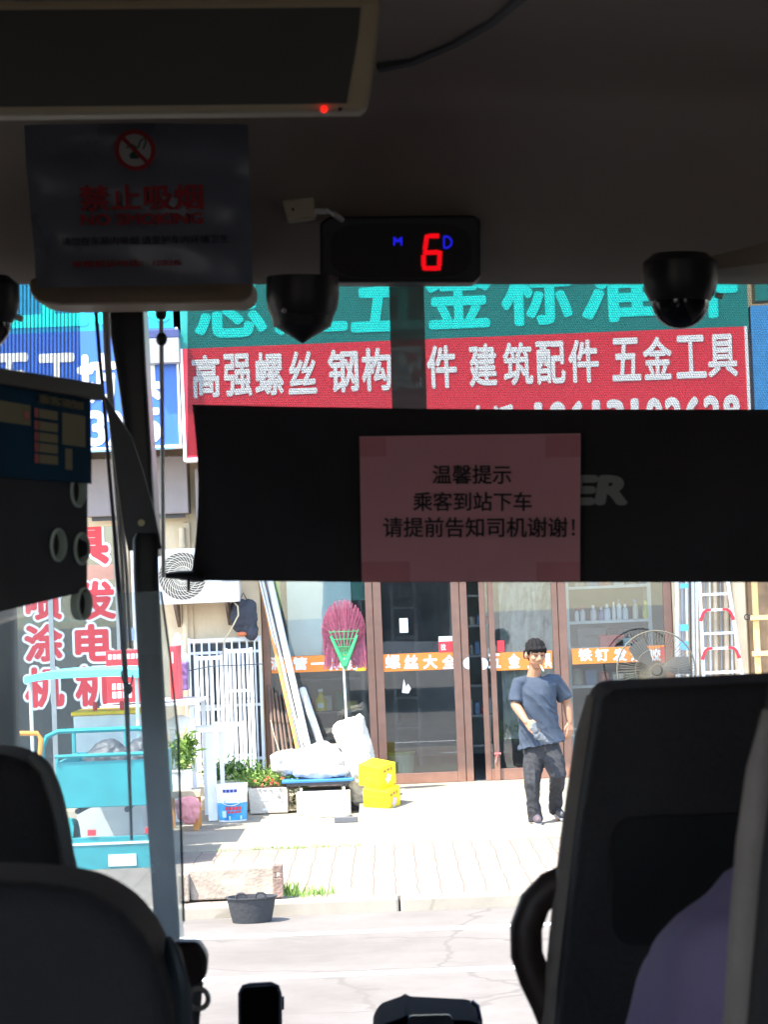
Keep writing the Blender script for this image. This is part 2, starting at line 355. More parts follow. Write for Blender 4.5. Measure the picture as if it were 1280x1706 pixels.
# ================================================================== THE STREET
def ground_mat(name, c1, c2, joint=None, bw=.6, bh=.3, jc=(.13, .105, .085), ms=.02, rot=0):
    m = bpy.data.materials.new(name); m.use_nodes = True; n = m.node_tree; p = n.nodes['Principled BSDF']; p.inputs['Roughness'].default_value = .95; p.inputs['Specular IOR Level'].default_value = .12
    tc = n.nodes.new('ShaderNodeTexCoord'); nz = n.nodes.new('ShaderNodeTexNoise'); nz.inputs['Scale'].default_value = .9; nz.inputs['Detail'].default_value = 9; nz.inputs['Roughness'].default_value = .7
    n.links.new(tc.outputs['Object'], nz.inputs['Vector'])
    r = n.nodes.new('ShaderNodeValToRGB'); n.links.new(nz.outputs[0], r.inputs[0]); r.color_ramp.elements[0].position = .35; r.color_ramp.elements[1].position = .65
    r.color_ramp.elements[0].color = (*c1, 1); r.color_ramp.elements[1].color = (*c2, 1); last = r.outputs[0]
    # cracks and stains
    vo = n.nodes.new('ShaderNodeTexVoronoi'); vo.feature = 'DISTANCE_TO_EDGE'; vo.inputs['Scale'].default_value = .8
    nv = n.nodes.new('ShaderNodeTexNoise'); nv.inputs['Scale'].default_value = 3; n.links.new(tc.outputs['Object'], nv.inputs['Vector'])
    mxv = n.nodes.new('ShaderNodeMixRGB'); mxv.inputs[0].default_value = .25; n.links.new(tc.outputs['Object'], mxv.inputs[1]); n.links.new(nv.outputs[1], mxv.inputs[2])
    n.links.new(mxv.outputs[0], vo.inputs['Vector'])
    cr = n.nodes.new('ShaderNodeMapRange'); cr.inputs[1].default_value = .004; cr.inputs[2].default_value = .014; n.links.new(vo.outputs[0], cr.inputs[0])
    mc = n.nodes.new('ShaderNodeMixRGB'); mc.inputs[1].default_value = (c1[0] * .965, c1[1] * .965, c1[2] * .965, 1)
    n.links.new(cr.outputs[0], mc.inputs[0]); n.links.new(last, mc.inputs[2]); last = mc.outputs[0]
    if joint:
        b = n.nodes.new('ShaderNodeTexBrick'); b.inputs['Scale'].default_value = 1; b.inputs['Brick Width'].default_value = bw; b.inputs['Row Height'].default_value = bh
        b.inputs['Mortar Size'].default_value = ms; b.inputs['Mortar'].default_value = (*jc, 1); b.inputs['Mortar Smooth'].default_value = .4; b.offset = .5
        mp = n.nodes.new('ShaderNodeMapping'); mp.inputs['Rotation'].default_value = (0, 0, rad(90) + rot)
        mw = n.nodes.new('ShaderNodeMixRGB'); mw.inputs[0].default_value = .05; nw = n.nodes.new('ShaderNodeTexNoise'); nw.inputs['Scale'].default_value = 1.6
        n.links.new(tc.outputs['Object'], nw.inputs['Vector']); n.links.new(tc.outputs['Object'], mw.inputs[1]); n.links.new(nw.outputs[1], mw.inputs[2])
        n.links.new(mw.outputs[0], mp.inputs[0]); n.links.new(mp.outputs[0], b.inputs['Vector'])
        r2 = n.nodes.new('ShaderNodeMixRGB'); r2.blend_type = 'MULTIPLY'; r2.inputs[0].default_value = .25; r2.inputs[2].default_value = (.8, .6, .5, 1); n.links.new(last, r2.inputs[1])
        n.links.new(last, b.inputs['Color1']); n.links.new(r2.outputs[0], b.inputs['Color2']); last = b.outputs[0]
    n.links.new(last, p.inputs['Base Color']); MATS[name] = m; return m
asph = ground_mat('asphalt', (.125, .111, .098), (.165, .149, .133))
tiles = ground_mat('paving', (.205, .172, .142), (.25, .212, .178), True, bw=.34, bh=.155, ms=.006)
apron = ground_mat('apron_concrete', (.225, .202, .158), (.28, .255, .205))
kerbm = ground_mat('kerb_stone', (.24, .21, .165), (.33, .29, .235))
def sheet(name, x0, x1, y0, y1, z, m, th=.3):
    return struct(MB().box(x0, x1, y0, y1, z - th, z).build(name, m, at=(0, (y0 + y1) / 2, z), smooth=False))
FY = 25.0; KY = 16.8; AY = 20.45
sheet('ground', -250, 250, -250, 250, -.32, mat('earth', (.25, .22, .18), .95), th=.5)
sheet('road', -120, 120, -30, KY + .002, -.09, asph, th=.22)
sheet('pavement', -120, 120, KY + .16, AY, 0, tiles)
sheet('forecourt', -120, 120, AY, 34, .006, apron, th=.306)
# kerb stones, slightly uneven, one run of stones
kb = MB(); x = -40
while x < 40:
    dz = random.uniform(-.022, .012); kb.box(x + .006, x + .994, KY, KY + .16, -.11, .012 + dz); x += 1.0
struct(kb.build('kerb', kerbm, at=(0, KY, 0), bevel=.02, smooth=False))
# two white lane lines, worn
for yy, nm, wd in ((G(640, 1553, -.09).y, 'lane_line', .12), (G(640, 1624, -.09).y, 'lane_line', .13)):
    struct(MB().box(-60, 60, yy, yy + wd, -.0895, -.086).build(nm, mat('line_paint', (.72, .72, .69), .7, var=.25, scale=5), at=(0, yy, -.086), smooth=False))
# raised doorway platform and ramp
PZ = .15; x6 = W(600, 1320, 24.2).x; xl = W(470, 1320, 24.2).x
struct(MB().box(xl, 14, 24.2, FY + .02, -.02, PZ).build('platform', apron, at=(0, 24.2, 0), bevel=.012, smooth=False))
struct(MB().add([(x6, 22.7, .007), (14, 22.7, .007), (14, 24.199, PZ - .004), (x6, 24.199, PZ - .004), (x6, 24.199, .0), (14, 24.199, 0)], [(0, 1, 2, 3), (0, 3, 4), (1, 5, 2), (3, 2, 5, 4)]).build('ramp', apron, at=(0, 23, 0), smooth=False))
# grass along the joints
gr = MB()
def tuft(mb, c, n, h, sp):
    for i in range(n):
        p = Vector(c) + Vector((random.gauss(0, sp), random.gauss(0, sp * .5), 0)); hh = h * random.uniform(.4, 1.1)
        q = p + Vector((random.gauss(0, hh * .35), random.gauss(0, hh * .3), hh)); a = Vector((hh * .06 + .003, 0, 0))
        mb.add([p - a, p + a, q], [(0, 1, 2)])
for px, py, n, h, sp in ((480, 1492, 120, .10, .05), (525, 1490, 50, .07, .06), (500, 1494, 40, .04, .12)): tuft(gr, G(px, py, .0), n, h, sp)
for k in range(26):
    c = G(random.uniform(340, 600) , 1412, 0); tuft(gr, (c.x, AY + random.gauss(0, .02), 0), random.randint(2, 9), .035, .05)
tag(gr.build('grass', M['leaf_light'], at=G(480, 1492, 0)), 'thin green grass tufts growing in the pavement joints by the kerb', 'grass', kind='stuff')

# ---------------------------------------------------------------- the shop building
bld = thing('shop_building', (0, FY, 0), 'cream shop building with brown framed glass doors behind the walking man', 'building')
bld['category'] = 'building'
def part(name, m, mb, parent, **k): return mb.build(name, m, parent, **k)
def WX(px, Y=FY, py=1140): return W(px, py, Y).x
wl = WX(203); w1 = WX(439); w2 = WX(1127); TOPZ = 2.95
wall = MB()
wall.box(wl, w1, FY, FY + .25, 0, TOPZ); wall.box(w2, WX(1131), FY, FY + .25, 0, TOPZ); wall.box(WX(1131.2), 16, FY, FY + .25, 0, TOPZ)
wall.box(-16, 16, FY, FY + .25, TOPZ, 8.5); wall.box(-16, WX(-260), FY, FY + .25, 0, TOPZ); wall.box(WX(-260), wl, FY, FY + .25, 0, .35)
part('wall', M['cream_plaster'], wall, bld, smooth=False)
# pilasters and recess strips on the plaster
pl = MB(); pl.box(WX(208), WX(222), FY - .07, FY - .002, .0, TOPZ); pl.box(WX(315), WX(326), FY - .05, FY - .002, .0, TOPZ); pl.box(WX(400), WX(438), FY - .04, FY - .002, 0, TOPZ)
part('pilaster', M['cream_plaster'], pl, bld, bevel=.006, smooth=False)
# inside of the shops
ins = MB(); ins.box(-12, wl - .02, FY + 4.2, FY + 4.3, 0, 3.3); ins.box(wl - .02, wl + .1, FY + .26, FY + 4.2, 0, 3.3); ins.box(w1 - .1, w1, FY + .26, FY + 4.2, 0, 3.3)
ins.box(w1, 6, FY + 4.2, FY + 4.3, 0, 3.3); ins.box(5.9, 6, FY + .26, FY + 4.2, 0, 3.3); ins.box(-12, 6, FY + .26, FY + 4.3, 3.2, 3.3); ins.box(-12.1, -12, FY + .26, FY + 4.3, 0, 3.3)
part('inner_wall', mat('inner_wall', (.22, .24, .25), .8), ins, bld, smooth=False)
part('inner_floor', mat('inner_floor', (.20, .20, .19), .4), MB().box(-12, 6, FY + .03, FY + 4.2, PZ - .02, PZ + .004), bld, smooth=False)
# roof slab / sign ledge that shades the front
can = MB(); can.box(-14, 14, FY - .83, FY - .002, 3.72, 3.80); part('ledge', M['concrete'], can, bld, bevel=.01, smooth=False)
part('roof', M['concrete'], MB().box(-16.3, 16.3, FY - .3, FY + 8, 8.5, 8.7), bld, smooth=False)
for x_ in (-16, 15.8): part('side_wall', M['cream_plaster'], MB().box(x_, x_ + .2, FY + .26, FY + 7.8, 0, 8.5), bld, smooth=False)

def leaf_door(x0, x1, name='door', bot=PZ, top=2.62, st=.065, Y=FY, dep=.06, strip=None, strip_cols=None, rail=.1):
    """one framed glass leaf; x0,x1 are world"""
    f = MB(); f.box(x0, x0 + st, Y, Y + dep, bot, top); f.box(x1 - st, x1, Y, Y + dep, bot, top)
    f.box(x0 + st, x1 - st, Y + .002, Y + dep - .002, bot, bot + rail); f.box(x0 + st, x1 - st, Y + .002, Y + dep - .002, top - .08, top)
    d = f.build(name, M['brown_frame'], bld, bevel=.006, smooth=False)
    MB().box(x0 + st - .005, x1 - st + .005, Y + dep * .5, Y + dep * .5 + .006, bot + rail - .005, top - .075).build('pane', MATS['shop_glass'], d, smooth=False)
    return d
def band(px, chars, parent, cols=None, Y=FY, bold=.05, yellow=False):
    """orange vinyl strip with white words stuck on the glass; returns nothing"""
    x0, x1, z0, z1 = RC(*px, Y); z0 += (Y - Y) * 0
    s = MB().box(x0, x1, Y + .0252, Y + .0268, z0, z1).build('vinyl_strip', M['orange_vinyl'], parent, smooth=False)
    t = MB()
    for ch, a, b in chars:
        hh = (px[3] - px[1]) * (.13 if ch != '一' else .44)
        wtext(ch, (a, px[1] + hh, b, px[3] - hh), Y + .0245, bold, t, lift=.001, step=.0003)
    if t.v: t.build('lettering', M['white_paint'], parent, smooth=False)
# window, left of the duster
d = leaf_door(WX(440), WX(626), 'window', st=.075, rail=.12)
band((452, 1092, 610, 1119), [('消', 452, 466), ('管', 489, 511), ('一', 518, 541), ('体', 547, 570), ('钉', 576, 598)], d)
MB().box(*RC(592, 1090, 609, 1118, FY)[:2], FY + .0235, FY + .0248, *RC(592, 1090, 609, 1118, FY)[2:]).build('vinyl_end', M['yellow_vinyl'], d, smooth=False)
# door with the small notice
d = leaf_door(WX(627), WX(771), 'door', st=.085, rail=.11)
band((636, 1088, 762, 1117), [('螺', 643, 666), ('丝', 674, 696), ('大', 706, 728), ('全', 738, 760)], d)
q = RC(666, 1030, 680, 1054, FY); MB().box(q[0], q[1], FY + .024, FY + .0255, q[2], q[3]).build('notice', M['white_paint'], d, smooth=False)
q = RC(731, 1069, 757, 1087, FY); MB().box(q[0], q[1], FY + .024, FY + .0255, q[2], q[3]).build('sticker', M['red_paint'], d, smooth=False)
wtext('拉', (735, 1073, 743, 1083), FY + .0235, .04).build('sticker_sign', M['white_paint'], d, smooth=False)
q = RC(731, 1060, 757, 1068.5, FY); MB().box(q[0], q[1], FY + .024, FY + .0255, q[2], q[3]).build('sticker', M['white_paint'], d, smooth=False)
q = [W(x, y, FY + .022) for x, y in ((673, 1131), (677, 1145), (680, 1139), (685, 1147), (681, 1155), (670, 1154), (671, 1146))]
MB().prism(q, (0, .001, 0)).build('torn_paper', M['white_paint'], d, smooth=False)
f = MB(); f.box(WX(772), WX(784), FY + .005, FY + .07, PZ, 2.62); f.build('door_post', M['brown_frame'], bld, bevel=.006, smooth=False)
def half_disc(px, py, r, side, parent):
    c = W(px, py, FY - .004); R = r * FY / F; a0 = math.pi / 2 if side < 0 else -math.pi / 2
    pts = [c + Vector((R * math.cos(a0 + math.pi * i / 12), 0, R * math.sin(a0 + math.pi * i / 12))) for i in range(13)]
    MB().prism(pts, (0, .003, 0)).build('handle_plate', M['white_paint'], parent, smooth=False)
half_disc(782, 1105, 10, -1, d)
d = leaf_door(WX(804), WX(935), 'door', st=.06, rail=.12)
band((817, 1086, 921, 1116), [('五', 814, 834), ('金', 848, 866), ('工', 880, 900), ('具', 908, 919)], d)
half_disc(804, 1106, 10, 1, d)
MB().box(WX(819), WX(828), FY - .03, FY - .002, PZ, 2.62).build('door_stile', M['brown_frame'], d, bevel=.005, smooth=False)
q = RC(829, 1067, 841, 1086, FY); MB().box(q[0], q[1], FY + .022, FY + .0235, q[2], q[3]).build('sticker', M['red_paint'], d, smooth=False)
q = W(829, 1256, FY - .04); MB().tube([q + Vector((-.03, 0, .0)), q + Vector((.0, 0, .008)), q + Vector((.04, 0, .002))], .012, 6).tube([q, q + Vector((-.01, 0, -.04)), q + Vector((-.02, 0, -.09))], .008, 6).build('tied_ribbon', mat('ribbon', (.8, .2, .17), .6), d)
d = leaf_door(WX(936), WX(1126), 'window', st=.085, rail=.12)
band((954, 1078, 1109, 1104), [('铁', 965, 986), ('钉', 993, 1014), ('发', 1023, 1044), ('泡', 1052, 1073), ('胶', 1081, 1101)], d)
q = RC(1101, 1078, 1109, 1104, FY); MB().box(q[0], q[1], FY + .0235, FY + .025, q[2], q[3]).build('vinyl_end', M['red_paint'], d, smooth=False)
# left neighbour's window with the big red words
xa, xb = WX(-255), WX(205)
fr = MB(); n_ = 4
for i in range(n_ + 1):
    xx = xa + (xb - xa - .05) * i / n_; fr.box(xx, xx + .05, FY, FY + .06, .35, TOPZ)
fr.box(xa + .05, xb - .05, FY + .002, FY + .058, .35, .42)
d = fr.build('window', mat('window_frame_grey', (.42, .42, .40), .5), bld, smooth=False)
MB().box(xa + .02, xb - .02, FY + .028, FY + .034, .40, TOPZ).build('pane', MATS['shop_glass'], d, smooth=False)
out = MB(); inn = MB()
for ch, box in (('喷', (44, 972, 100, 1031)), ('涂', (42, 1042, 102, 1100)), ('机', (43, 1114, 104, 1176)), ('具', (112, 862, 178, 938)), ('发', (130, 970, 190, 1030)), ('电', (127, 1042, 185, 1100)), ('机', (127, 1112, 185, 1174))):
    wtext(ch, box, FY + .022, .11, out, lift=0, step=.0003, n=14); wtext(ch, box, FY + .018, .045, inn, lift=0, step=.0003)
out.build('letter_outline', M['white_paint'], d, smooth=False); inn.build('lettering', M['red_paint'], d, smooth=False)
q = RC(140, 944, 189, 966, FY); q2 = RC(140, 1008, 188, 1012, FY)
MB().box(q[0] - .3, q[1], FY + .0235, FY + .0275, q[2], q[3] + .02).build('window_bar', mat('salmon_bar', (.5, .25, .18), .6), d, smooth=False)
q = RC(30, 1031, 150, 1037, FY); s = MB().box(q[0], q[1], FY + .3, FY + .34, q[2], q[3]); q = RC(30, 1087, 150, 1093, FY); s.box(q[0], q[1], FY + .3, FY + .34, q[2], q[3])
q = RC(40, 968, 176, 985, FY); s.box(q[0], q[1], FY + .3, FY + .34, q[2], q[3])
tag(s.build('shelf_rail', M['teal_paint'], smooth=False), 'teal shelf rails seen behind the red words in the left window', 'shelf')

# things in the shop -----------------------------------------------------------
def shelf_unit(name, px0, px1, rows, Y, label, m, depth=.4):
    x0, x1 = WX(px0, Y), WX(px1, Y); t = thing(name, ((x0 + x1) / 2, Y, PZ), label, 'shelf')
    for x in (x0, x1 - .04): MB().box(x, x + .04, Y, Y + depth, PZ, 2.9).build('upright', m, t, smooth=False)
    for py in rows:
        z = W((px0 + px1) / 2, py, Y).z; MB().box(x0 + .04, x1 - .04, Y, Y + depth, z - .03, z).build('shelf_board', m, t, bevel=.004, smooth=False)
    return t
Y1 = 25.45
shelf_unit('goods_shelf', 948, 1092, (975, 1033, 1077, 1140, 1210), Y1, 'grey metal goods shelf inside the shop window behind the orange strip', M['pvc_grey'])
# bottles on that shelf
zs = W(1020, 1033, Y1).z + .001
cols = [((.55, .05, .06), (.7, .7, .72), 'red capped white'), ((.55, .05, .06), (.6, .58, .62), 'red capped pale'), ((.7, .7, .7), (.62, .55, .58), 'blush'), ((.7, .7, .7), (.25, .22, .4), 'violet'),
        ((.6, .62, .66), (.55, .62, .70), 'wide pale blue'), ((.75, .75, .75), (.68, .68, .7), 'tall white'), ((.2, .2, .2), (.62, .66, .7), 'black topped white'), ((.6, .62, .66), (.6, .62, .68), 'plain pale'),
        ((.05, .2, .6), (.7, .62, .5), 'blue capped cream'), ((.75, .7, .1), (.55, .55, .05), 'yellow green')]
pxs = (962, 972, 990, 1003, 1013, 1024, 1033, 1043, 1060, 1077); hs = (22, 24, 26, 22, 27, 30, 34, 26, 33, 30); ws = (3.6, 4.4, 5.2, 4.2, 5.4, 3.2, 4.2, 4.6, 4.6, 5.4)
for (cc, bc, word), px, h, wd in zip(cols, pxs, hs, ws):
    c = W(px, 1033, Y1 + .05); c.z = zs; s_ = Y1 / F; h *= s_; r = wd * s_
    t = thing('bottle', c, f'{word} bottle standing in the row on the goods shelf', 'bottle', 'bottles on the goods shelf')
    MB().lathe(c, [(r * .95, 0), (r, .01), (r, h * .62), (r * .8, h * .70), (r * .42, h * .76), (r * .42, h * .80)], 14).build('bottle_body', mat('bot_' + word.replace(' ', '_'), bc, .35, var=.05), t)
    MB().lathe(c, [(r * .5, h * .80), (r * .52, h * .82), (r * .45, h)], 12).build('cap', mat('cap_' + word.replace(' ', '_'), cc, .4, var=0), t)
    a = c + Vector((-r * .7, -r * .78, h * .18)); MB().box(a.x, a.x + r * 1.4, a.y, a.y + .004, a.z, a.z + h * .3).build('bottle_label', mat('label_' + word.replace(' ', '_'), tuple(min(.8, q * 1.35 + .05) for q in bc), .5), t, smooth=False)
for i, (px0, px1, py0, py1, m, lb) in enumerate(((962, 1010, 1044, 1076, 'dark_grey', 'dark grey tool case on the shelf under the bottles'), (1014, 1062, 1047, 1076, 'panel_dark', 'black case with a red stripe on the shelf under the bottles'), (1000, 1040, 1058, 1077, 'red_paint', 'low red carton in front of the two dark cases'), (1026, 1052, 1064, 1077, 'white_paint', 'small white carton on the shelf edge above the strip'))):
    Yb = Y1 + (.12 if i < 2 else .02); q = RC(px0, py0, px1, py1, Yb); zz = W(1020, 1077, Y1).z + .001
    t = thing('tool_case', ((q[0] + q[1]) / 2, Yb, zz), lb, 'case'); MB().box(q[0], q[1], Yb, Yb + (.2 if i < 2 else .08), zz, zz + q[3] - q[2]).build('case_body', M[m], t, bevel=.008, smooth=False)
    if i < 2: MB().tube([((q[0] + q[1]) / 2 - .05, Yb - .01, zz + .1), ((q[0] + q[1]) / 2 - .04, Yb - .03, zz + .12), ((q[0] + q[1]) / 2 + .04, Yb - .03, zz + .12), ((q[0] + q[1]) / 2 + .05, Yb - .01, zz + .1)], .007, 6).build('handle', M['dark_metal'], t)
    if i == 1: MB().box(q[0] + .02, q[1] - .02, Yb - .002, Yb, zz + .03, zz + .05).build('stripe', M['red_paint'], t, smooth=False)
# shelves seen dimly through the doors
shelf_unit('back_shelf', 655, 700, (1010, 1060, 1110, 1160, 1210), 27.6, 'narrow dim shelf deep inside behind the door with the small notice', M['mid_grey'])
shelf_unit('back_shelf', 775, 830, (990, 1040, 1090, 1140, 1190, 1240), 26.4, 'dark shelf seen through the gap between the two doors', M['mid_grey'])
shelf_unit('back_shelf', 460, 608, (1130, 1185, 1230), 26.3, 'low dim shelf behind the window strip near the pink duster', M['mid_grey'])
def goods(px0, px1, py, Y, n, cat, pal, lab, hmin=8, hmax=22):
    z = W((px0 + px1) / 2, py, Y).z + .001
    for i in range(n):
        a = px0 + (px1 - px0) * i / n; b = a + (px1 - px0) / n * .82; q = RC(a, py - random.uniform(hmin, hmax), b, py, Y)
        t = MB(); cx, cy = (q[0] + q[1]) / 2, Y + .12
        if i % 2: t.box(q[0], q[1], Y + .04, Y + .22, z, z + q[3] - q[2]); o = t.build(cat, mat('goods%d' % (i % len(pal)), pal[i % len(pal)], .5), bevel=.005, smooth=False)
        else: t.lathe((cx, cy, z), [((q[1] - q[0]) / 2, 0), ((q[1] - q[0]) / 2, (q[3] - q[2]) * .8), ((q[1] - q[0]) / 4, (q[3] - q[2]))], 12); o = t.build(cat, mat('goods%d' % (i % len(pal)), pal[i % len(pal)], .5))
        tag(o, f'{["first", "second", "third", "fourth", "fifth", "sixth"][i]} of the {lab}', 'goods', lab)
pal = [(.4, .36, .3), (.12, .2, .35), (.45, .1, .08), (.5, .5, .5), (.1, .25, .2), (.5, .4, .1)]
goods(782, 822, 1090, 26.4, 4, 'shop_goods', pal, 'dim goods on the middle board in the door gap')
goods(782, 822, 1190, 26.4, 4, 'shop_goods', [pal[1], pal[3], pal[1], pal[4]], 'dim goods on the low board in the door gap', 12, 30)
goods(782, 822, 1040, 26.4, 3, 'shop_goods', [pal[2], pal[4], pal[0]], 'dim goods on the high board in the door gap', 12, 28)
goods(470, 600, 1185, 26.3, 6, 'shop_goods', pal, 'dim goods on the board behind the window left of the doors', 14, 32)
goods(662, 696, 1110, 27.6, 3, 'shop_goods', [pal[3], pal[0], pal[1]], 'dim goods on the deep shelf behind the closed door', 12, 26)
goods(955, 1090, 1140, 25.46, 6, 'shop_goods', [(.6, .1, .08), (.1, .3, .5), (.65, .5, .1), (.55, .55, .55), (.1, .35, .25), (.6, .25, .1)], 'coloured goods on the goods shelf below the strip', 14, 30)
goods(958, 1088, 975, 25.46, 6, 'shop_goods', [(.5, .42, .3), (.2, .3, .45), (.5, .12, .1), (.55, .5, .4)], 'goods on the topmost board of the goods shelf', 10, 26)
# yellow bottle behind the left window
c = W(535, 1184, 25.5); t = thing('detergent_bottle', c, 'yellow bottle with a handle standing behind the window near the leaning pipes', 'bottle')
MB().lathe(c, [(.055, 0), (.06, .02), (.06, .10), (.045, .14), (.022, .17), (.022, .2)], 12).build('bottle_body', mat('yellow_plastic', (.7, .55, .03), .4), t)
MB().lathe(c + Vector((0, 0, .2)), [(.026, 0), (.026, .03)], 10).build('cap', M['white_paint'], t); MB().box(c.x - .03, c.x + .03, c.y - .065, c.y - .061, c.z + .03, c.z + .08).build('bottle_label', M['white_paint'], t, smooth=False)
# pale board and green strip behind the left window
q = RC(478, 900, 585, 1091, 25.12); tag(MB().box(q[0], q[1], 25.12, 25.15, q[2], q[3]).build('display_board', mat('pale_board', (.80, .88, .86), .6, var=.05), smooth=False), 'pale grey green board behind the window above the orange strip', 'board')
q = RC(585, 900, 607, 1000, 25.12); tag(MB().box(q[0], q[1], 25.12, 25.15, q[2], q[3])  .build('window_banner', mat('dark_green', (.04, .20, .16), .5), smooth=False), 'dark green panel strip behind the window beside the pale board', 'panel')
q = RC(453, 900, 466, 1030, 25.12); tag(MB().box(q[0], q[1], 25.12, 25.15, q[2], q[3]).build('green_banner', mat('lime', (.25, .52, .04), .5), smooth=False), 'lime green banner strip behind the leaning white pipes', 'banner')
# plastic sheeting hung behind the right door
nx, nz_ = 40, 30; x0, x1, z0, z1 = RC(834, 900, 924, 1232, 25.2); vs = []; fs = []
for j in range(nz_ + 1):
    for i in range(nx + 1):
        u, v = i / nx, j / nz_
        vs.append((x0 + (x1 - x0) * u, 25.25 + .05 * math.sin(u * 25 + v * 7 + 3 * math.sin(v * 5)) * (.4 + v) + .05 * math.sin(u * 9 - v * 11) + .012 * math.sin(41 * u + 17 * v), z0 + (z1 - z0) * v + .015 * math.sin(u * 9)))
for j in range(nz_):
    for i in range(nx): a = j * (nx + 1) + i; fs.append((a, a + 1, a + nx + 2, a + nx + 1))
tag(MB().add(vs, fs).build('plastic_sheet', MATS['plastic_sheet'], ang=180), 'creased clear plastic sheet hanging behind the door glass beside the man', 'plastic sheet')
c = W(850, 1232, 25.35); t = MB()
for k in range(240): t.leaf(c + Vector((random.gauss(0, .07), random.gauss(0, .05), abs(random.gauss(.08, .07)))), .06, .02)
tag(t.build('leafy_plant', M['leaf_light'], at=c), 'bright green plant behind the door glass at the man\'s elbow', 'plant')
c = W(668, 1290, 25.5); c.z = PZ + .005; t = thing('plastic_tub', c, 'pale green tub with a lid on the floor behind the closed door', 'tub'); MB().lathe(c, [(.10, 0), (.13, .02), (.15, .26), (.155, .27)], 18).build('tub_body', mat('pale_green', (.45, .55, .4), .5), t); MB().lathe(c + Vector((0, 0, .271)), [(.165, 0), (.165, .03), (.1, .035)], 18).build('lid', M['leaf_light'], t)

# ---------------------------------------------------------------- signs above
SY = 23.85
def signbox(name, px, Y, dep, m, label, frame=None, fw=.03):
    x0, x1, z0, z1 = RC(*px, Y); t = thing(name, ((x0 + x1) / 2, Y, z0), label, 'shop sign')
    MB().box(x0, x1, Y, Y + dep, z0, z1).build('sign_panel', m, t, smooth=False)
    if frame:
        MB().box(x0 - fw, x0 - .001, Y - .02, Y + dep, z0 - fw, z1).box(x1 + .001, x1 + fw, Y - .02, Y + dep, z0 - fw, z1).box(x0, x1, Y - .02, Y + dep, z0 - fw, z0 - .001).build('sign_frame', frame, t, smooth=False)
    return t
t = signbox('shop_sign', (306, 562, 1246, 745), SY, .3, M['red_sign'], 'long red sign with white words above the doors, half hidden by the black blind', M['white_paint'])
L = MB()
ry = lambda x: 0
row = [('高', 322, 364), ('强', 375, 417), ('螺', 427, 470), ('丝', 482, 525), ('钢', 549, 595), ('构', 605, 650), ('配', 656, 703), ('件', 714, 759), ('建', 784, 826), ('筑', 841, 886), ('配', 896, 940), ('件', 950, 996), ('五', 1022, 1066), ('金', 1074, 1118), ('工', 1129, 1175), ('具', 1182, 1227)]
for ch, a, b in row:
    cx = (a + b) / 2; dy = -.0402 * (cx - 343); wtext(ch, (a - 1, 593 + dy, b + 1, 661 + dy), SY, .033, L)
L.build('lettering', M['white_paint'], t, smooth=False)
L = MB()
for i, ch in enumerate('18613102628'):
    cx = 898 + i * 32.2; dy = -.0402 * (cx - 1210); wtext(ch, (cx - (3.5 if ch == '1' else 12), 661 + dy, cx + (3.5 if ch == '1' else 12), 714 + dy), SY, .07, L)
for i, ch in enumerate('电话'):
    cx = 800 + i * 40; dy = -.0402 * (cx - 1210); wtext(ch, (cx - 17, 661 + dy, cx + 17, 714 + dy), SY, .05, L)
L.build('phone_number', M['white_paint'], t, smooth=False)
t = signbox('shop_sign', (284, 330, 1246, 572), SY + .02, .28, M['teal_sign'], 'teal sign board with cyan words above the long red sign', None)
L = MB()
for ch, a, b in [('总', 326, 440), ('汇', 456, 574), ('五', 586, 700), ('金', 712, 816), ('标', 838, 950), ('准', 972, 1100), ('件', 1112, 1226)]:
    cx = (a + b) / 2; dy = -.0402 * (cx - 640); wtext(ch, (a, 440 + dy, b, 549 + dy), SY + .02, .035, L)
L.build('lettering', M['cyan_paint'], t, smooth=False)
t = signbox('shop_sign', (1256, 330, 1700, 493), SY + .03, .27, MATS['teal_sign'] if 'teal_sign' in MATS else M['teal_sign'], 'teal sign board right of the cyan words, cut by the picture edge', None)
t = signbox('shop_sign', (1256, 500, 1700, 745), SY + .01, .29, mat('light_blue_sign', (.05, .28, .60), .4), 'light blue sign edge at the right end of the red sign', None)
t = signbox('shop_sign', (-260, 556, 296, 752), SY, .3, M['blue_sign'], 'blue sign with white words and digits beside the black pillar', M['white_paint'], .025)
L = MB()
for ch, bx in (('五', (-10, 592, 50, 668)), ('工', (64, 592, 126, 668)), ('坊', (130, 592, 192, 668)), ('具', (206, 592, 266, 664)), ('3', (147, 686, 174, 741)), ('9', (112, 686, 140, 741)), ('2', (180, 686, 206, 740)), ('5', (236, 682, 266, 736))):
    wtext(ch, bx, SY, .05, L)
L.build('lettering', M['white_paint'], t, smooth=False)
q = RC(150, 748, 290, 750.5, SY); MB().box(q[0], q[1], SY - .006, SY - .001, q[2], q[3]).build('border_line', mat('pale_blue', (.2, .45, .75), .5), t, smooth=False)
t = signbox('shop_sign', (-260, 330, 298, 566), SY + .02, .28, mat('azure_sign', (.0, .24, .42), .4, var=.05), 'azure sign board with cyan words above the blue sign', None)
L = MB()
for ch, a, b in [('五', -110, -10), ('工', 18, 140), ('具', 158, 276)]: wtext(ch, (a, 440 - .0402 * (a - 80), b, 537 - .0402 * (a - 80)), SY + .02, .06, L)
L.build('lettering', M['cyan_paint'], t, smooth=False)
q = RC(236, 549, 298, 605, SY - .18); t = thing('signal_box', ((q[0] + q[1]) / 2, SY - .18, q[2]), 'small grey box with a dark blue top fixed between the blue and red signs', 'box')
MB().box(q[0], q[1], SY - .18, SY - .021, q[2], q[3] - .08).build('box_body', M['mid_grey'], t, bevel=.006, smooth=False); MB().box(q[0] - .003, q[1] + .003, SY - .183, SY - .021, q[3] - .08, q[3]).build('box_top', mat('navy_top', (.03, .04, .13), .5), t, bevel=.004, smooth=False)
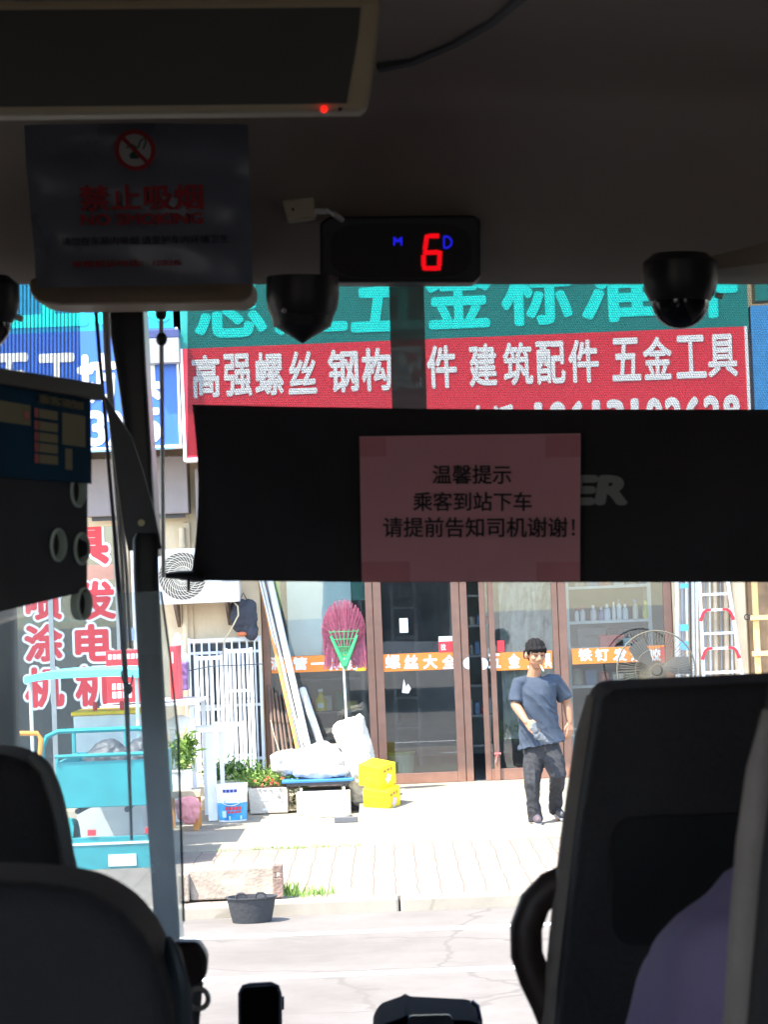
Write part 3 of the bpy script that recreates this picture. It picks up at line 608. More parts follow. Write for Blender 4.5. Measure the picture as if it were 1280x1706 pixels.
# roller shutter boxes under the signs
for px, lb in (((140, 762, 312, 858), 'purple grey shutter box under the blue sign beside the cream wall'), ((-260, 762, 205, 840), 'long purple grey shutter box above the left window'), ((325, 762, 1240, 880), 'shutter box above the brown doors behind the blind')):
    Yb = FY - .35 - (.02 if px[2] == 312 else .0) ; q = RC(*px, Yb); x1 = q[1] if px[0] != -260 else WX(139, Yb, 800)
    t = thing('shutter_box', ((q[0] + x1) / 2, Yb, q[2]), lb, 'shutter box'); MB().box(q[0], x1, Yb, FY - .003, q[2], q[3]).build('box_body', M['shutter_purple'], t, bevel=.01, smooth=False)
    MB().box(q[0] + .05, x1 - .05, Yb + .12, Yb + .22, q[2] - .04, q[2] - .001).build('guide_slot', M['dark_metal'], t, smooth=False)
# drain pipe and cables on the cream wall
x = WX(308, FY, 1000); t = MB().tube([(x, FY - .09, .2), (x, FY - .09, 2.9)], .034, 12)
for z in (.8, 1.9, 2.7): t.lathe((x, FY - .09, z), [(.04, 0), (.04, .04)], 12)
tag(t.build('drain_pipe', M['cream_plaster']), 'cream drain pipe running up the wall behind the air conditioner', 'pipe')
x = WX(229, FY, 1000); tag(MB().box(x - .05, x + .05, FY - .03, FY - .075 + .001, .3, 2.7).build('cable_duct', M['white_paint'], smooth=False), 'pale cable duct on the wall left of the dark window post', 'duct')
q = RC(208, 1046, 222, 1067, FY - .09); tag(MB().box(q[0] - .02, q[1] + .01, FY - .076, FY - .0755, q[2], q[3]).build('wall_sticker', mat('sticker_blue', (.35, .45, .7), .6, var=.5, scale=60), smooth=False), 'small blue and white sticker on the wall by the left window', 'sticker')

# ================================================================== THINGS IN FRONT OF THE SHOPS
# air conditioner outdoor unit on brackets
AYY = 24.45; q = RC(258, 913, 397, 1005, AYY); t = thing('air_conditioner', ((q[0] + q[1]) / 2, AYY, q[2]), 'white air conditioner outdoor unit on the cream wall', 'air conditioner')
MB().box(q[0], q[1], AYY, AYY + .30, q[2], q[3]).build('casing', M['white_metal'], t, bevel=.012, smooth=False)
c = Vector(((W(304, 958, AYY)).x, AYY - .004, (q[2] + q[3]) / 2)); R = .245
MB().lathe(c, [(R, .02), (R, -.0), (R * .98, -.004), (.001, -.004)], 36, 'Y').build('fan_opening', mat('fan_dark', (.10, .09, .08), .6), t)
g = MB()
for k in range(34):
    a = 2 * math.pi * k / 34; pts = []
    for j in range(6):
        r = .05 + (R - .05) * j / 5; b = a + .9 * (j / 5) ** 1.2; pts.append(c + Vector((r * math.cos(b), -.016, r * math.sin(b))))
    g.tube(pts, .0032, 4)
for r in (.05, .1, .15, .2, .243): g.torus(c + Vector((0, -.014, 0)), r, .0028, 'Y', 40, 4)
g.build('fan_grille', mat('grille_cream', (.68, .62, .50), .5), t)
v = MB(); xx = W(372, 950, AYY).x
for k in range(12): v.box(xx - .02 + .014 * k, xx - .014 + .014 * k, AYY - .006, AYY - .001, q[3] - .36, q[3] - .24)
v.build('vent_slots', M['mid_grey'], t, smooth=False)
for px in (288, 374):
    x = W(px, 1010, AYY).x; MB().prism([(x, AYY + .03, q[2] - .002), (x, FY - .052, q[2] - .002), (x, FY - .052, q[2] - .24), (x, FY - .08, q[2] - .24), (x, AYY + .06, q[2] - .035)], (.03, 0, 0)).build('bracket', M['rust'], t, smooth=False)
p0 = W(386, 1000, AYY + .2); tag(MB().tube([p0, W(396, 1010, 24.5), W(397, 1025, 24.5), W(384, 1050, 24.6), W(373, 1068, 24.7), W(371, 1090, 24.85)], .008, 6).build('cable', M['cream_plastic'], at=p0), 'thin cream cable drooping from the air conditioner', 'cable')
# the black cloth bag hung on the wall
c = W(406, 1030, 24.7)
m_ = MB().ball(c, (.135, .09, .17)).ball(c + Vector((.07, 0, -.13)), (.07, .06, .10)).ball(c + Vector((-.04, 0, .1)), (.09, .07, .1)).ball(c + Vector((.06, 0, .1)), (.07, .06, .1))
t = thing('cloth_bag', c - Vector((0, 0, .2)), 'black crumpled cloth bag hanging on the wall above the steel gratings', 'bag')
blob(m_, .012, 3, folds(40, .011)).build('bag_body', mat('bag_cloth', (.035, .038, .05), .85, var=.3), t, ang=180)
MB().tube([c + Vector((-.05, .02, .16)), c + Vector((0, .08, .26)), c + Vector((.05, .02, .16))], .008, 6).build('strap', M['black_rubber'], t)
MB().ball(c + Vector((-.02, -.08, -.16)), (.05, .03, .025), 10, 6).build('rag_knot', mat('brick_rag', (.45, .12, .05), .8), t)
# thin plastic bag hanging
c = W(296, 1080, 24.6); tag(blob(MB().ball(c, (.07, .04, .16)).ball(c + Vector((.02, 0, -.12)), (.1, .05, .1)), .012, 2, folds(40, .008)).build('plastic_bag', mat('bag_film', (.62, .66, .66), .35, trans=.7), at=c, ang=180), 'pale clear plastic bag hanging on the cream wall behind the red cartons', 'bag')
q = RC(320, 1072, 436, 1305, 24.9); tag(MB().box(q[0], q[1], 24.88, 24.94, .02, q[3]).build('dark_backing', mat('dark_backing', (.05, .055, .06), .7, var=.5, scale=9), smooth=False), 'dark mottled backing standing behind the white steel gratings', 'sheet')  # dark mottled backing between the gratings and the wall
# steel gratings ------------------------------------------------
def grating(px0, py0, px1, py1, Y, nb, label, lean=.0, mm='white_metal', bars=(.5,), fw=.035, flat=True, bw=.03):
    x0, x1, z0, z1 = RC(px0, py0, px1, py1, Y); z0 = max(z0, .012)
    t = thing('steel_grating', ((x0 + x1) / 2, Y, z0), label, 'grating', 'white steel gratings leaning on the wall')
    yy = lambda z: Y + lean * (z - z0) / (z1 - z0)
    f = MB()
    for x in (x0, x1 - fw): f.prism([(x, yy(z0), z0), (x + fw, yy(z0), z0), (x + fw, yy(z1), z1), (x, yy(z1), z1)], (0, .025, 0))
    for z in [z0 + .03, z1 - .03] : f.box(x0 + fw, x1 - fw, yy(z) + .002, yy(z) + .024, z - .02, z + .02)
    f.build('outer_frame', M[mm], t, smooth=False)
    b = MB()
    for i in range(nb):
        x = x0 + fw + (x1 - x0 - 2 * fw) * (i + .5) / nb; za, zb = z0 + .05, z1 - .05
        b.prism([(x - bw / 2, yy(za), za), (x + bw / 2, yy(za), za), (x + bw / 2, yy(zb), zb), (x - bw / 2, yy(zb), zb)], (0, .018, 0))
    b.build('bars', M[mm], t, smooth=False)
    c_ = MB()
    for u in bars:
        z = z0 + (z1 - z0) * u; c_.box(x0 + fw, x1 - fw, yy(z) + .019, yy(z) + .04, z - .014, z + .014)
    c_.build('cross_bar', M[mm], t, smooth=False); return t
grating(315, 1062, 438, 1316, 24.72, 9, 'tallest steel grating, standing at the back under the air conditioner', .12, bars=(.2, .55, .9), bw=.018, fw=.028)
grating(327, 1092, 374, 1318, 24.58, 4, 'narrow steel grating leaning left of its taller twin', .1, bars=(.6,), bw=.026)
grating(376, 1080, 424, 1318, 24.56, 5, 'steel grating with bright upright bars, right of the narrow one', .1, bars=(.25, .7), bw=.024)
grating(358, 1203, 412, 1330, 24.30, 5, 'lowest steel grating in front of the others, above the paint bucket', .08, bars=(.5,), bw=.028)
p = W(313, 1122, 24.5); tag(MB().tube([W(312, 1118, 24.52), W(350, 1110, 24.5), W(400, 1108, 24.5), W(440, 1106, 24.55)], .006, 5).build('wire', M['dark_metal'], at=p), 'dark wire tied across the upper part of the steel gratings', 'wire')
# leaning pipes and rods --------------------------------------------------
def pole(px0, py0, Y0, px1, py1, Y1, r, m, name, label, cat, group=None, n=10, flat=None):
    a = W(px1, py1, Y1); b = W(px0, py0, Y0); o = MB().tube([a, b], r, n, flat).build(name, M[m], at=a)
    return tag(o, label, cat, group)
pole(431, 960, 24.93, 510, 1312, 24.1, .019, 'wood_orange', 'wooden_pole', 'orange wooden pole leaning on the window beside the white pipes', 'pole')
pole(426, 940, 24.92, 512, 1302, 24.2, .010, 'white_metal', 'metal_rod', 'thin white rod next to the orange pole', 'rod')
pole(431, 940, 24.90, 517, 1302, 24.22, .014, 'white_metal', 'metal_rod', 'white square rod between the thin rod and the grey strip', 'rod', n=4)
pole(437, 940, 24.92, 524, 1302, 24.28, .012, 'mid_grey', 'metal_strip', 'grey metal strip leaning between the white rods and the thick pipe', 'strip', n=4)
pole(441, 930, 24.90, 527, 1304, 24.1, .034, 'pvc_grey', 'plastic_pipe', 'thick white plastic pipe leaning against the window, longest of the pipes', 'pipe')
pole(504, 1148, 24.85, 542, 1262, 24.3, .037, 'pvc_grey', 'plastic_pipe', 'short thick white pipe leaning just right of the long one', 'pipe')
pole(494, 1200, 24.8, 530, 1290, 24.3, .022, 'pvc_grey', 'plastic_pipe', 'short thin white pipe between the two thick white pipes', 'pipe')
for i, (a, b, r, lb) in enumerate(((447, 462, .016, 'first'), (453, 470, .014, 'second'), (459, 480, .016, 'third'), (466, 486, .012, 'fourth'), (473, 496, .014, 'fifth'))):
    pole(a, 1142 + 6 * i, 24.9, b, 1310, 24.45, r, 'rust', 'iron_rod', f'{lb} rusty dark rod from the gratings, leaning under the window strip', 'rod', 'dark rods leaning under the window')
tag(MB().tube([W(451, 1200, 24.5), W(456, 1222, 24.45), W(463, 1245, 24.4), W(473, 1268, 24.4)], .005, 5).build('cable', M['cream_plastic'], at=W(473, 1268, 24.4)), 'thin pale curved wire in front of the dark rods', 'wire')
# pink broom standing head up -----------------------------------------
Yd = 24.0; c0 = W(575, 1104, Yd); t = thing('broom', W(580, 1215, Yd), 'pink bristled broom standing head up on a long pale handle', 'broom')
MB().tube([W(572, 1100, Yd), W(577, 1190, Yd), W(580, 1262, Yd)], .0105, 8).build('broom_handle', mat('pale_blue_metal', (.55, .66, .74), .35), t)
br = MB()
for k in range(1500):
    a = random.uniform(-1.25, 1.25); s = random.uniform(.0, 1)
    base = c0 + Vector((math.sin(a) * (.06 + .13 * s), random.uniform(-.03, .03), .10 + .27 * s * math.cos(a * .6)))
    L_ = random.uniform(.14, .34); tip = base + Vector((math.sin(a) * L_ * .55 + random.gauss(0, .012), random.uniform(-.04, .04), math.cos(a) * L_ * .95))
    ex = (tip.x - c0.x) / .222; ez = (tip.z - c0.z - .32) / .32; r2 = math.hypot(ex, ez)
    if r2 > 1: tip = Vector((c0.x + (tip.x - c0.x) / r2 * random.uniform(.9, 1), tip.y, c0.z + .32 + (tip.z - c0.z - .32) / r2 * random.uniform(.92, 1)))
    w_ = Vector((.004, 0, .0015)); br.add([base - w_, base + w_, tip + w_ * .6, tip - w_ * .6], [(0, 1, 2, 3)])
for k in range(620):     # drooping side tufts
    sx = random.choice((-1, 1)); st = c0 + Vector((sx * random.uniform(.05, .2), random.uniform(-.02, .035), random.uniform(.06, .34))); tip = st + Vector((sx * random.uniform(0, .025) , 0, -random.uniform(.08, .2)))
    tip.z = max(tip.z, c0.z - .06); w_ = Vector((.004, 0, 0)); br.add([st - w_, st + w_, tip + w_ * .5, tip - w_ * .5], [(0, 1, 2, 3)])
br.build('bristles', M['pink_bristle'], t, smooth=False)
gp = MB()
for a, l in ((-.62, .27), (.62, .27)): gp.tube([c0 + Vector((0, -.05, -.03)), c0 + Vector((math.sin(a) * l * .45, -.055, l * .45)), c0 + Vector((math.sin(a) * l * .85, -.05, l))], [.03, .018, .011], 6)
for i in range(7):
    a = (-.5 + i / 6) * .9; gp.tube([c0 + Vector((0, -.05, .02)), c0 + Vector((math.sin(a) * .34, -.05, .33))], .004, 5)
for z, hw in ((.16, .1), (.235, .13), (.31, .15)): gp.tube([c0 + Vector((-hw, -.05, z)), c0 + Vector((hw, -.05, z))], .004, 5)
gp.lathe(c0 + Vector((0, -.045, -.07)), [(.012, 0), (.03, .06), (.045, .10), (.02, .12)], 10, sy=.6)
gp.build('rake_frame', M['green_plastic'], t)
# white sack, bags on trolley ------------------------------------------
Yk = 23.75
def sack(outline, Y, th, name, m, label, vox=.013, k1=22, a1=.011, cat='sack'):
    c = MB(); P_ = [W(x, y, Y) for x, y in outline]; cx = sum((p.x for p in P_)) / len(P_); cz = sum((p.z for p in P_)) / len(P_); n = len(P_); L_ = []
    for f_, yy in ((.35, -.5), (.80, -.38), (1, -.1), (1, .1), (.8, .38), (.35, .5)): L_ += [Vector((cx + (p.x - cx) * f_, p.y + yy * th, cz + (p.z - cz) * f_)) for p in P_]
    c.add(L_, [tuple(range(n)), tuple(range(6 * n - 1, 5 * n - 1, -1))] + [(i * n + j_, (i + 1) * n + j_, (i + 1) * n + (j_ + 1) % n, i * n + (j_ + 1) % n) for i in range(5) for j_ in range(n)])
    d_ = lambda p, n_: a1 * (.9 * crease(Vector((p.x, p.y * .7, p.z * .75)), k1 * .22, seed=k1) + .7 * crease(Vector((p.x + p.z * .6, p.y, p.z - p.x * .3)), k1 * .5, seed=3) + .3 * crease(p, k1, seed=8)) - a1
    o = blob(c, vox, 2, d_).build(name, m, at=Vector((cx, Y, min(p.z for p in P_))), ang=180); return tag(o, label, cat)
sack([(556, 1206), (572, 1198), (590, 1190), (602, 1185), (608, 1192), (612, 1212), (619, 1236), (625, 1264), (627, 1292), (623, 1320), (618, 1342), (590, 1343), (578, 1322), (574, 1296), (572, 1270), (568, 1250), (560, 1238), (554, 1222)], Yk, .30, 'tall_sack', M['white_sack'], 'tall white woven sack slumped upright beside the yellow boxes')
sack([(449, 1259), (470, 1250), (500, 1247), (518, 1242), (530, 1236), (545, 1234), (560, 1240), (577, 1246), (590, 1262), (588, 1284), (560, 1294), (520, 1296), (498, 1291), (470, 1296), (452, 1284)], Yk + .1, .42, 'white_sack', M['white_sack'], 'bulging white sack lying flat on the blue trolley')
s = MB(); limb(s, [W(495, 1288, 23.6), W(535, 1286, 23.6), W(575, 1284, 23.6)], [.04, .075, .045], 12)
s = blob(s, .012, 2, folds(40, .006)); tag(s.build('white_sack', M['white_sack'], at=W(530, 1292, 23.6), ang=180), 'thin folded white sack spilling over the front edge of the trolley', 'sack')
zt = W(530, 1296, 23.7).z; x0, x1 = W(470, 1295, 23.6).x, W(590, 1295, 23.6).x
t = thing('trolley', ((x0 + x1) / 2, 23.75, 0), 'blue platform trolley under the white sacks with small castor wheels', 'trolley')
MB().box(x0, x1, 23.5, 24.1, zt - .03, zt).build('deck', M['blue_plastic'], t, bevel=.008, smooth=False)
MB().box(x0 + .04, x1 - .04, 23.53, 24.06, zt - .06, zt - .031).build('under_frame', M['dark_metal'], t, smooth=False)
for px in (502, 573):
    for yy in (23.58, 24.0):
        x = W(px, 1310, 23.6).x; zz = PZ if yy > 24.1 else .012; r = (zt - .07 - zz) / 2; c = Vector((x, yy, zz + r))
        wh = MB().lathe(c + Vector((-.015, 0, 0)), [(r * .4, 0), (r, .003), (r, .027), (r * .4, .03)], 18, 'X').build('wheel', M['cream_plastic'], t)
        MB().box(x - .025, x - .018, yy - .02, yy + .02, zz + r - .01, zt - .06).build('fork', M['mid_grey'], wh, smooth=False)
q = RC(494, 1318, 584, 1328, 23.5); tag(MB().box(q[0], q[1], 23.42, 24.19, 0.002, q[3]).build('concrete_step', M['concrete'], bevel=.012, smooth=False), 'low grey concrete step slab under the blue trolley', 'step')
# white cloth lump and dark gap on the ground
c = G(556, 1362, 0); s = MB().ball(c + Vector((-.05, .1, .03)), (.22, .2, .07)).ball(c + Vector((.05, .0, .03)), (.12, .15, .05))
tag(blob(s, .014, 2, folds(30, .006)).build('cement_heap', mat('cement_white', (.62, .58, .5), .95, bump=.5), at=c, ang=180), 'small pale cement heap on the ground before the trolley', 'heap')
q = G(577, 1372, 0); tag(MB().box(q.x - .11, q.x + .11, q.y, q.y + .06, .007, .06).build('dark_brick', M['dark_grey'], at=q, bevel=.006, smooth=False), 'small black brick lying in front of the pale heap', 'brick')
# yellow boxes, stacked ------------------------------------------------
def ybox(px0, py0, px1, py1, Y, zb, rz, label):
    x0, x1, z0, z1 = RC(px0, py0, px1, py1, Y); h = z1 - z0; cx = (x0 + x1) / 2; Lw = .28; Dp = .24
    t = thing('yellow_box', (cx, Y + .12, zb), label, 'box', 'yellow boxes beside the tall sack')
    R_ = Matrix.Rotation(rad(14), 3, 'X') @ Matrix.Rotation(rz, 3, 'Z'); cc = Vector((cx, Y + .12, zb))
    bd = MB().box(-Lw / 2, Lw / 2, -Dp / 2, Dp / 2, 0, h); bd.v = [cc + R_ @ p for p in bd.v]; bd.build('carton', M['yellow_box'], t, bevel=.006, smooth=False)
    for (n_, wd, mt, face) in (('front', Lw, 'gold_print', 0), ('side', Dp, 'gold_print', 1)):
        def fn(u, v, k=0, face=face, wd=wd):
            p = Vector(((u - .5) * Lw, -Dp / 2 - .0012 - k * .0008, v * h)) if face == 0 else Vector((Lw / 2 + .0012 + k * .0008, (u - .5) * Dp, v * h))
            return cc + R_ @ p
        pr = MB()
        if face == 0:
            for k_, (a, b, c_, d_) in enumerate(((.2, .7, .66, .74), (.34, .5, .28, .5), (.2, .32, .1, .22))): patch(pr, fn, a, b, c_, d_)
            pr.build('printed_mark', mat('gold_print', (.62, .42, .02), .5), t, smooth=False)
        else:
            for k_, (a, b, c_, d_) in enumerate(((.2, .34, .74, .84), (.42, .56, .76, .86), (.66, .74, .72, .86))): patch(pr, fn, a, b, c_, d_)
            pr.build('printed_mark', mat('brown_print', (.35, .14, .05), .6), t, smooth=False)
            fl = MB()
            for i in range(9):
                a = i * 2.4; r = .05 + .13 * (i / 9); cu, cv = .46 + r * math.cos(a), .42 + r * 1.2 * math.sin(a)
                pts = [fn(cu + .07 * math.cos(2 * math.pi * j / 8), cv + .08 * math.sin(2 * math.pi * j / 8), 1 + i * .3) for j in range(8)]; fl.add(pts, [tuple(range(8))])
            fl.build('flower_print', mat('lilac_print', (.62, .50, .52), .6), t, smooth=False)
    return t, h
t1, h1 = ybox(606, 1303, 666, 1341, 23.3, .045, rad(-30), 'lower yellow box with a printed flower, on the ground beside the sack')
ybox(598, 1260, 658, 1297, 23.35, .045 + h1 + .012, rad(-38), 'upper yellow box with a printed flower, stacked on the other')
# flower trough, flowers --------------------------------------------------
Yp = G(445, 1358, 0).y
x0, x1, z0, z1 = RC(414, 1313, 481, 1357, Yp); t = thing('flower_trough', ((x0 + x1) / 2, Yp, 0), 'worn cream concrete flower trough right of the paint bucket', 'planter')
MB().prism([(x0 + .015, Yp, 0.015), (x1 - .01, Yp, .015), (x1, Yp, z1), (x0, Yp, z1)], (0, .24, 0)).build('trough_body', M['concrete'], t, bevel=.01, smooth=False)
MB().box(x0 + .03, x1 - .03, Yp + .03, Yp + .21, z1 + .001, z1 + .012).build('soil', M['soil'], t, smooth=False)
mk = MB()
for (a, b, y_) in ((437, 452, 1322), (456, 466, 1321), (434, 448, 1333), (452, 470, 1334), (438, 446, 1349), (450, 460, 1349)):
    q = RC(a, y_ - 2, b, y_ + 1.5, Yp); mk.box(q[0], q[1], Yp - .003, Yp - .001, q[2], q[3])
mk.build('worn_patch', M['pvc_grey'], t, smooth=False)
def foliage(c, sx, sy, sz, n, L, wd, mm, name, label, cat='plant', fl=None, grp=None, stems=True):
    c = Vector(c); t = thing(name, c, label, cat, grp); m_ = MB(); st = MB()
    cl = [c + Vector((random.uniform(-sx, sx), random.uniform(-sy, sy), random.uniform(.25, 1) * sz)) for _ in range(max(4, n // 40))]
    for q in cl: st.tube([c + Vector(((q.x - c.x) * .4, (q.y - c.y) * .4, 0)), q], .003, 4)
    for i in range(n):
        q = random.choice(cl); k = Vector((random.gauss(0, sx * .22), random.gauss(0, sy * .3), random.gauss(0, sz * .2)))
        p = q + k; p.z = max(p.z, c.z); m_.leaf(p, L * random.uniform(.6, 1.2), wd * random.uniform(.7, 1.2))
    m_.build('foliage', M[mm], t, smooth=False)
    if stems: st.build('stem', M['leaf_green'], t)
    if fl:
        for i, (px, py, Y, r, mat_) in enumerate(fl):
            p = W(px, py, Y); f = MB()
            for k in range(14): f.leaf(p, r * 1.5, r * .9, Vector((random.gauss(0, 1), random.gauss(-.4, .6), random.gauss(.3, 1))).normalized())
            f.build('blossom', M[mat_], t, smooth=False)
    return t
zc = z1 + .01
foliage(((x0 + x1) / 2 - .02, Yp + .12, zc), .30, .10, .10, 1000, .06, .013, 'leaf_light', 'flowering_plant', 'low flowering plant with orange and white blooms in the concrete trough', fl=[(446, 1296, Yp + .02, .016, 'flower_orange'), (455, 1300, Yp, .015, 'flower_orange'), (470, 1297, Yp, .015, 'flower_orange'), (436, 1307, Yp - .02, .014, 'flower_orange'), (462, 1306, Yp - .02, .013, 'flower_orange'), (487, 1300, Yp - .02, .014, 'white_paint'), (475, 1303, Yp - .02, .012, 'flower_orange'), (442, 1300, Yp - .04, .012, 'flower_orange'), (425, 1301, Yp - .03, .012, 'flower_orange'), (452, 1305, Yp - .05, .013, 'flower_red'), (480, 1308, Yp - .04, .013, 'flower_orange')])
# planter behind the bucket
Yq = Yp + .38; q = RC(355, 1300, 412, 1352, Yq); t = thing('planter_box', ((q[0] + q[1]) / 2, Yq, 0), 'second flower planter, mostly hidden behind the white and blue bucket', 'planter')
MB().box(q[0], q[1], Yq, Yq + .25, .01, q[3]).build('planter_body', M['concrete'], t, bevel=.01, smooth=False)
foliage(((q[0] + q[1]) / 2 + .03, Yq + .1, q[3] - .02), .24, .1, .17, 900, .075, .02, 'leaf_green', 'flowering_plant', 'taller flowering plant with a deep pink bloom behind the bucket', fl=[(371, 1290, Yq - .02, .022, 'flower_red'), (373, 1294, Yq - .03, .018, 'flower_red')])
foliage((W(425, 1305, Yq + .1).x, Yq + .1, .2), .2, .1, .20, 600, .09, .014, 'leaf_light', 'leafy_plant', 'loose grassy green plant behind the concrete trough')
foliage(W(500, 1352, Yp + .1) * 1, .07, .06, .26, 240, .06, .014, 'leaf_green', 'leafy_plant', 'straggling green weed at the right end of the trough')
# paint bucket --------------------------------------------------------------
cb = G(388, 1368, 0); s_ = cb.y / F; r = 26 * s_; h = 61 * s_; cb.z = .004
t = thing('paint_bucket', cb, 'white plastic paint bucket with a blue printed band', 'bucket')
MB().lathe(cb, [(r * .88, 0), (r * .9, .005), (r, h * .93), (r * 1.03, h * .94), (r * 1.03, h)], 28).build('bucket_body', M['white_paint'], t)
MB().lathe(cb + Vector((0, 0, h * .004)), [(r * .912, h * .04), (r * .966, h * .5), (r * .95, h * .5 + .003)], 28).build('blue_band', mat('bucket_blue', (.03, .28, .58), .4, var=.3, scale=14), t)
def cyl(u, v, k=0):
    a = -math.pi / 2 + (u - .5) * 2.4; rr = r * (.905 + .11 * v) + .006 + k * .0005; return cb + Vector((rr * math.cos(a), rr * math.sin(a), h * v))
m_ = MB()
for i in range(4): patch(m_, cyl, .28 + i * .1, .36 + i * .1, .80, .88)
m_.build('navy_print', mat('navy_print', (.03, .05, .3), .5), t, smooth=False)
m_ = MB()
for i in range(5): patch(m_, cyl, .34 + i * .09, .41 + i * .09, .32, .41)
for i in range(4): patch(m_, cyl, .38 + i * .1, .46 + i * .1, .24, .29)
m_.build('red_print', M['red_paint'], t, smooth=False)
m_ = MB(); patch(m_, cyl, .3, .75, .52, .58); patch(m_, cyl, .42, .8, .06, .16); patch(m_, cyl, .22, .35, .12, .3); m_.build('pale_print', mat('pale_print', (.5, .65, .8), .5), t, smooth=False)
MB().tube([cb + Vector((r * 1.04 * math.cos(a), r * 1.04 * math.sin(a) - .02, h * .9 - .14 * math.sin((a + math.pi) )** 1 * 0 - .16 * abs(math.sin(a)))) for a in [-math.pi + math.pi * i / 14 for i in range(15)]], .004, 6).build('wire_handle', M['steel'], t)
c = cb + Vector((-r * 1.0, .03, 0)); tag(MB().tube([c + Vector((-.03, 0, .0)), c + Vector((-.02, .03, .25)), c + Vector((-.02, .03, .42))], .014, 8).build('small_stake', M['wood_orange'], at=c), 'short orange stake beside the paint bucket', 'stake')
# concrete blocks at the kerb ---------------------------------------------
Yc = 17.02; x0, x1, z0, z1 = RC(318, 1448, 457, 1512, Yc); z0 = .013
t = thing('concrete_block', ((x0 + x1) / 2, Yc, 0), 'long stained concrete block on the pavement edge behind the rubber basket', 'block')
MB().prism([(x0, Yc, z0), (x1, Yc, z0), (x1, Yc + .04, z1), (x0 - .03, Yc + .04, z1)], (0, .3, 0)).build('block_body', mat('block_concrete', (.25, .20, .155), .9, var=.3, scale=7, bump=.5), t, bevel=.012, smooth=False)
q = RC(370, 1467, 403, 1494, Yc); MB().prism([(q[0], Yc + .008, q[2]), (q[1], Yc + .008, q[2]), (q[1], Yc + .023, q[3]), (q[0], Yc + .023, q[3])], (0, .003, 0)).build('white_patch', M['white_paint'], t, smooth=False)
t = thing('concrete_block', W(318, 1500, Yc + .2), 'short block end left of the long stained block', 'block'); q = RC(296, 1450, 314, 1540, Yc - .1); MB().box(q[0], q[1], Yc - .05, Yc + .2, .013, z1 - .02).build('block_body', MATS['block_concrete'], t, bevel=.01, smooth=False)
x0, x1, z0, _ = RC(456, 1446, 472, 1504, Yc + .02); zh = z1 + .015
t = MB(); t.box(x0, x1, Yc - .03, Yc + .06, .013, .013 + (zh - .013) * .62); t.box(x0, x0 + .02, Yc - .03, Yc + .06, .013 + (zh - .013) * .62, .013 + (zh - .013) * .78); t.box(x1 - .02, x1, Yc - .03, Yc + .06, .013 + (zh - .013) * .62, .013 + (zh - .013) * .78); t.box(x0, x1, Yc - .03, Yc + .06, .013 + (zh - .013) * .78, zh)
tag(t.build('stone_post', mat('brown_stone', (.20, .13, .10), .9, var=.3, bump=.5), bevel=.006, smooth=False), 'short brown post with a hole at the end of the stained block', 'post')
c = G(582, 1496, 0); tag(blob(MB().ball(c + Vector((0, 0, .035)), (.045, .04, .035)).ball(c + Vector((.03, 0, .02)), (.03, .03, .03)), .007, 1, folds(70, .006)).build('litter_bag', M['white_paint'], at=c, ang=180), 'crumpled white litter bag on the pavement by the grass tufts', 'litter')
for (px, py, w_, d_, lb) in ((425, 1468, .22, .5, 'irregular white plaster stain nearest the stained block'), (855, 1452, .30, .06, 'thin white chalk smear on the paving left of the man\'s shadow')):
    c = G(px, py, 0); pts = [c + Vector((w_ * math.cos(a) * random.uniform(.7, 1.1), d_ * math.sin(a) * random.uniform(.7, 1.1), .002)) for a in [2 * math.pi * i / 14 for i in range(14)]]
    struct(MB().add(pts, [tuple(range(14))]).build('pavement_stain', M['white_paint'], at=c, smooth=False))
# rubber basket on the road -------------------------------------------------
cb = Vector((W(420, 1536, 16.55).x, 16.55, 0)); s_ = cb.y / F; h = 42 * s_; cb.z = -.088; r1 = 33 * s_; r2 = 42 * s_
t = thing('rubber_basket', cb, 'black rubber builder\'s basket with two loop handles standing on the road', 'basket')
MB().lathe(cb, [(.002, .004), (r1 * .98, .0), (r1, .01), (r2 * .97, h * .93), (r2 * 1.03, h * .95), (r2 * 1.03, h), (r2 * .93, h), (r1 * .93, .02), (.002, .02)], 26, sy=.75).build('basket_body', M['black_rubber'], t)
for sg, px in ((-1, 405), (1, 437)):
    c = cb + Vector(((px - 420) * s_, -r2 * .62, h)); MB().tube([c + Vector((-.036, 0, -.01)), c + Vector((-.033, -.004, .022)), c + Vector((-.015, -.006, .034)), c + Vector((.015, -.006, .034)), c + Vector((.033, -.004, .022)), c + Vector((.036, 0, -.01))], .008, 8).build('handle', M['black_rubber'], t)

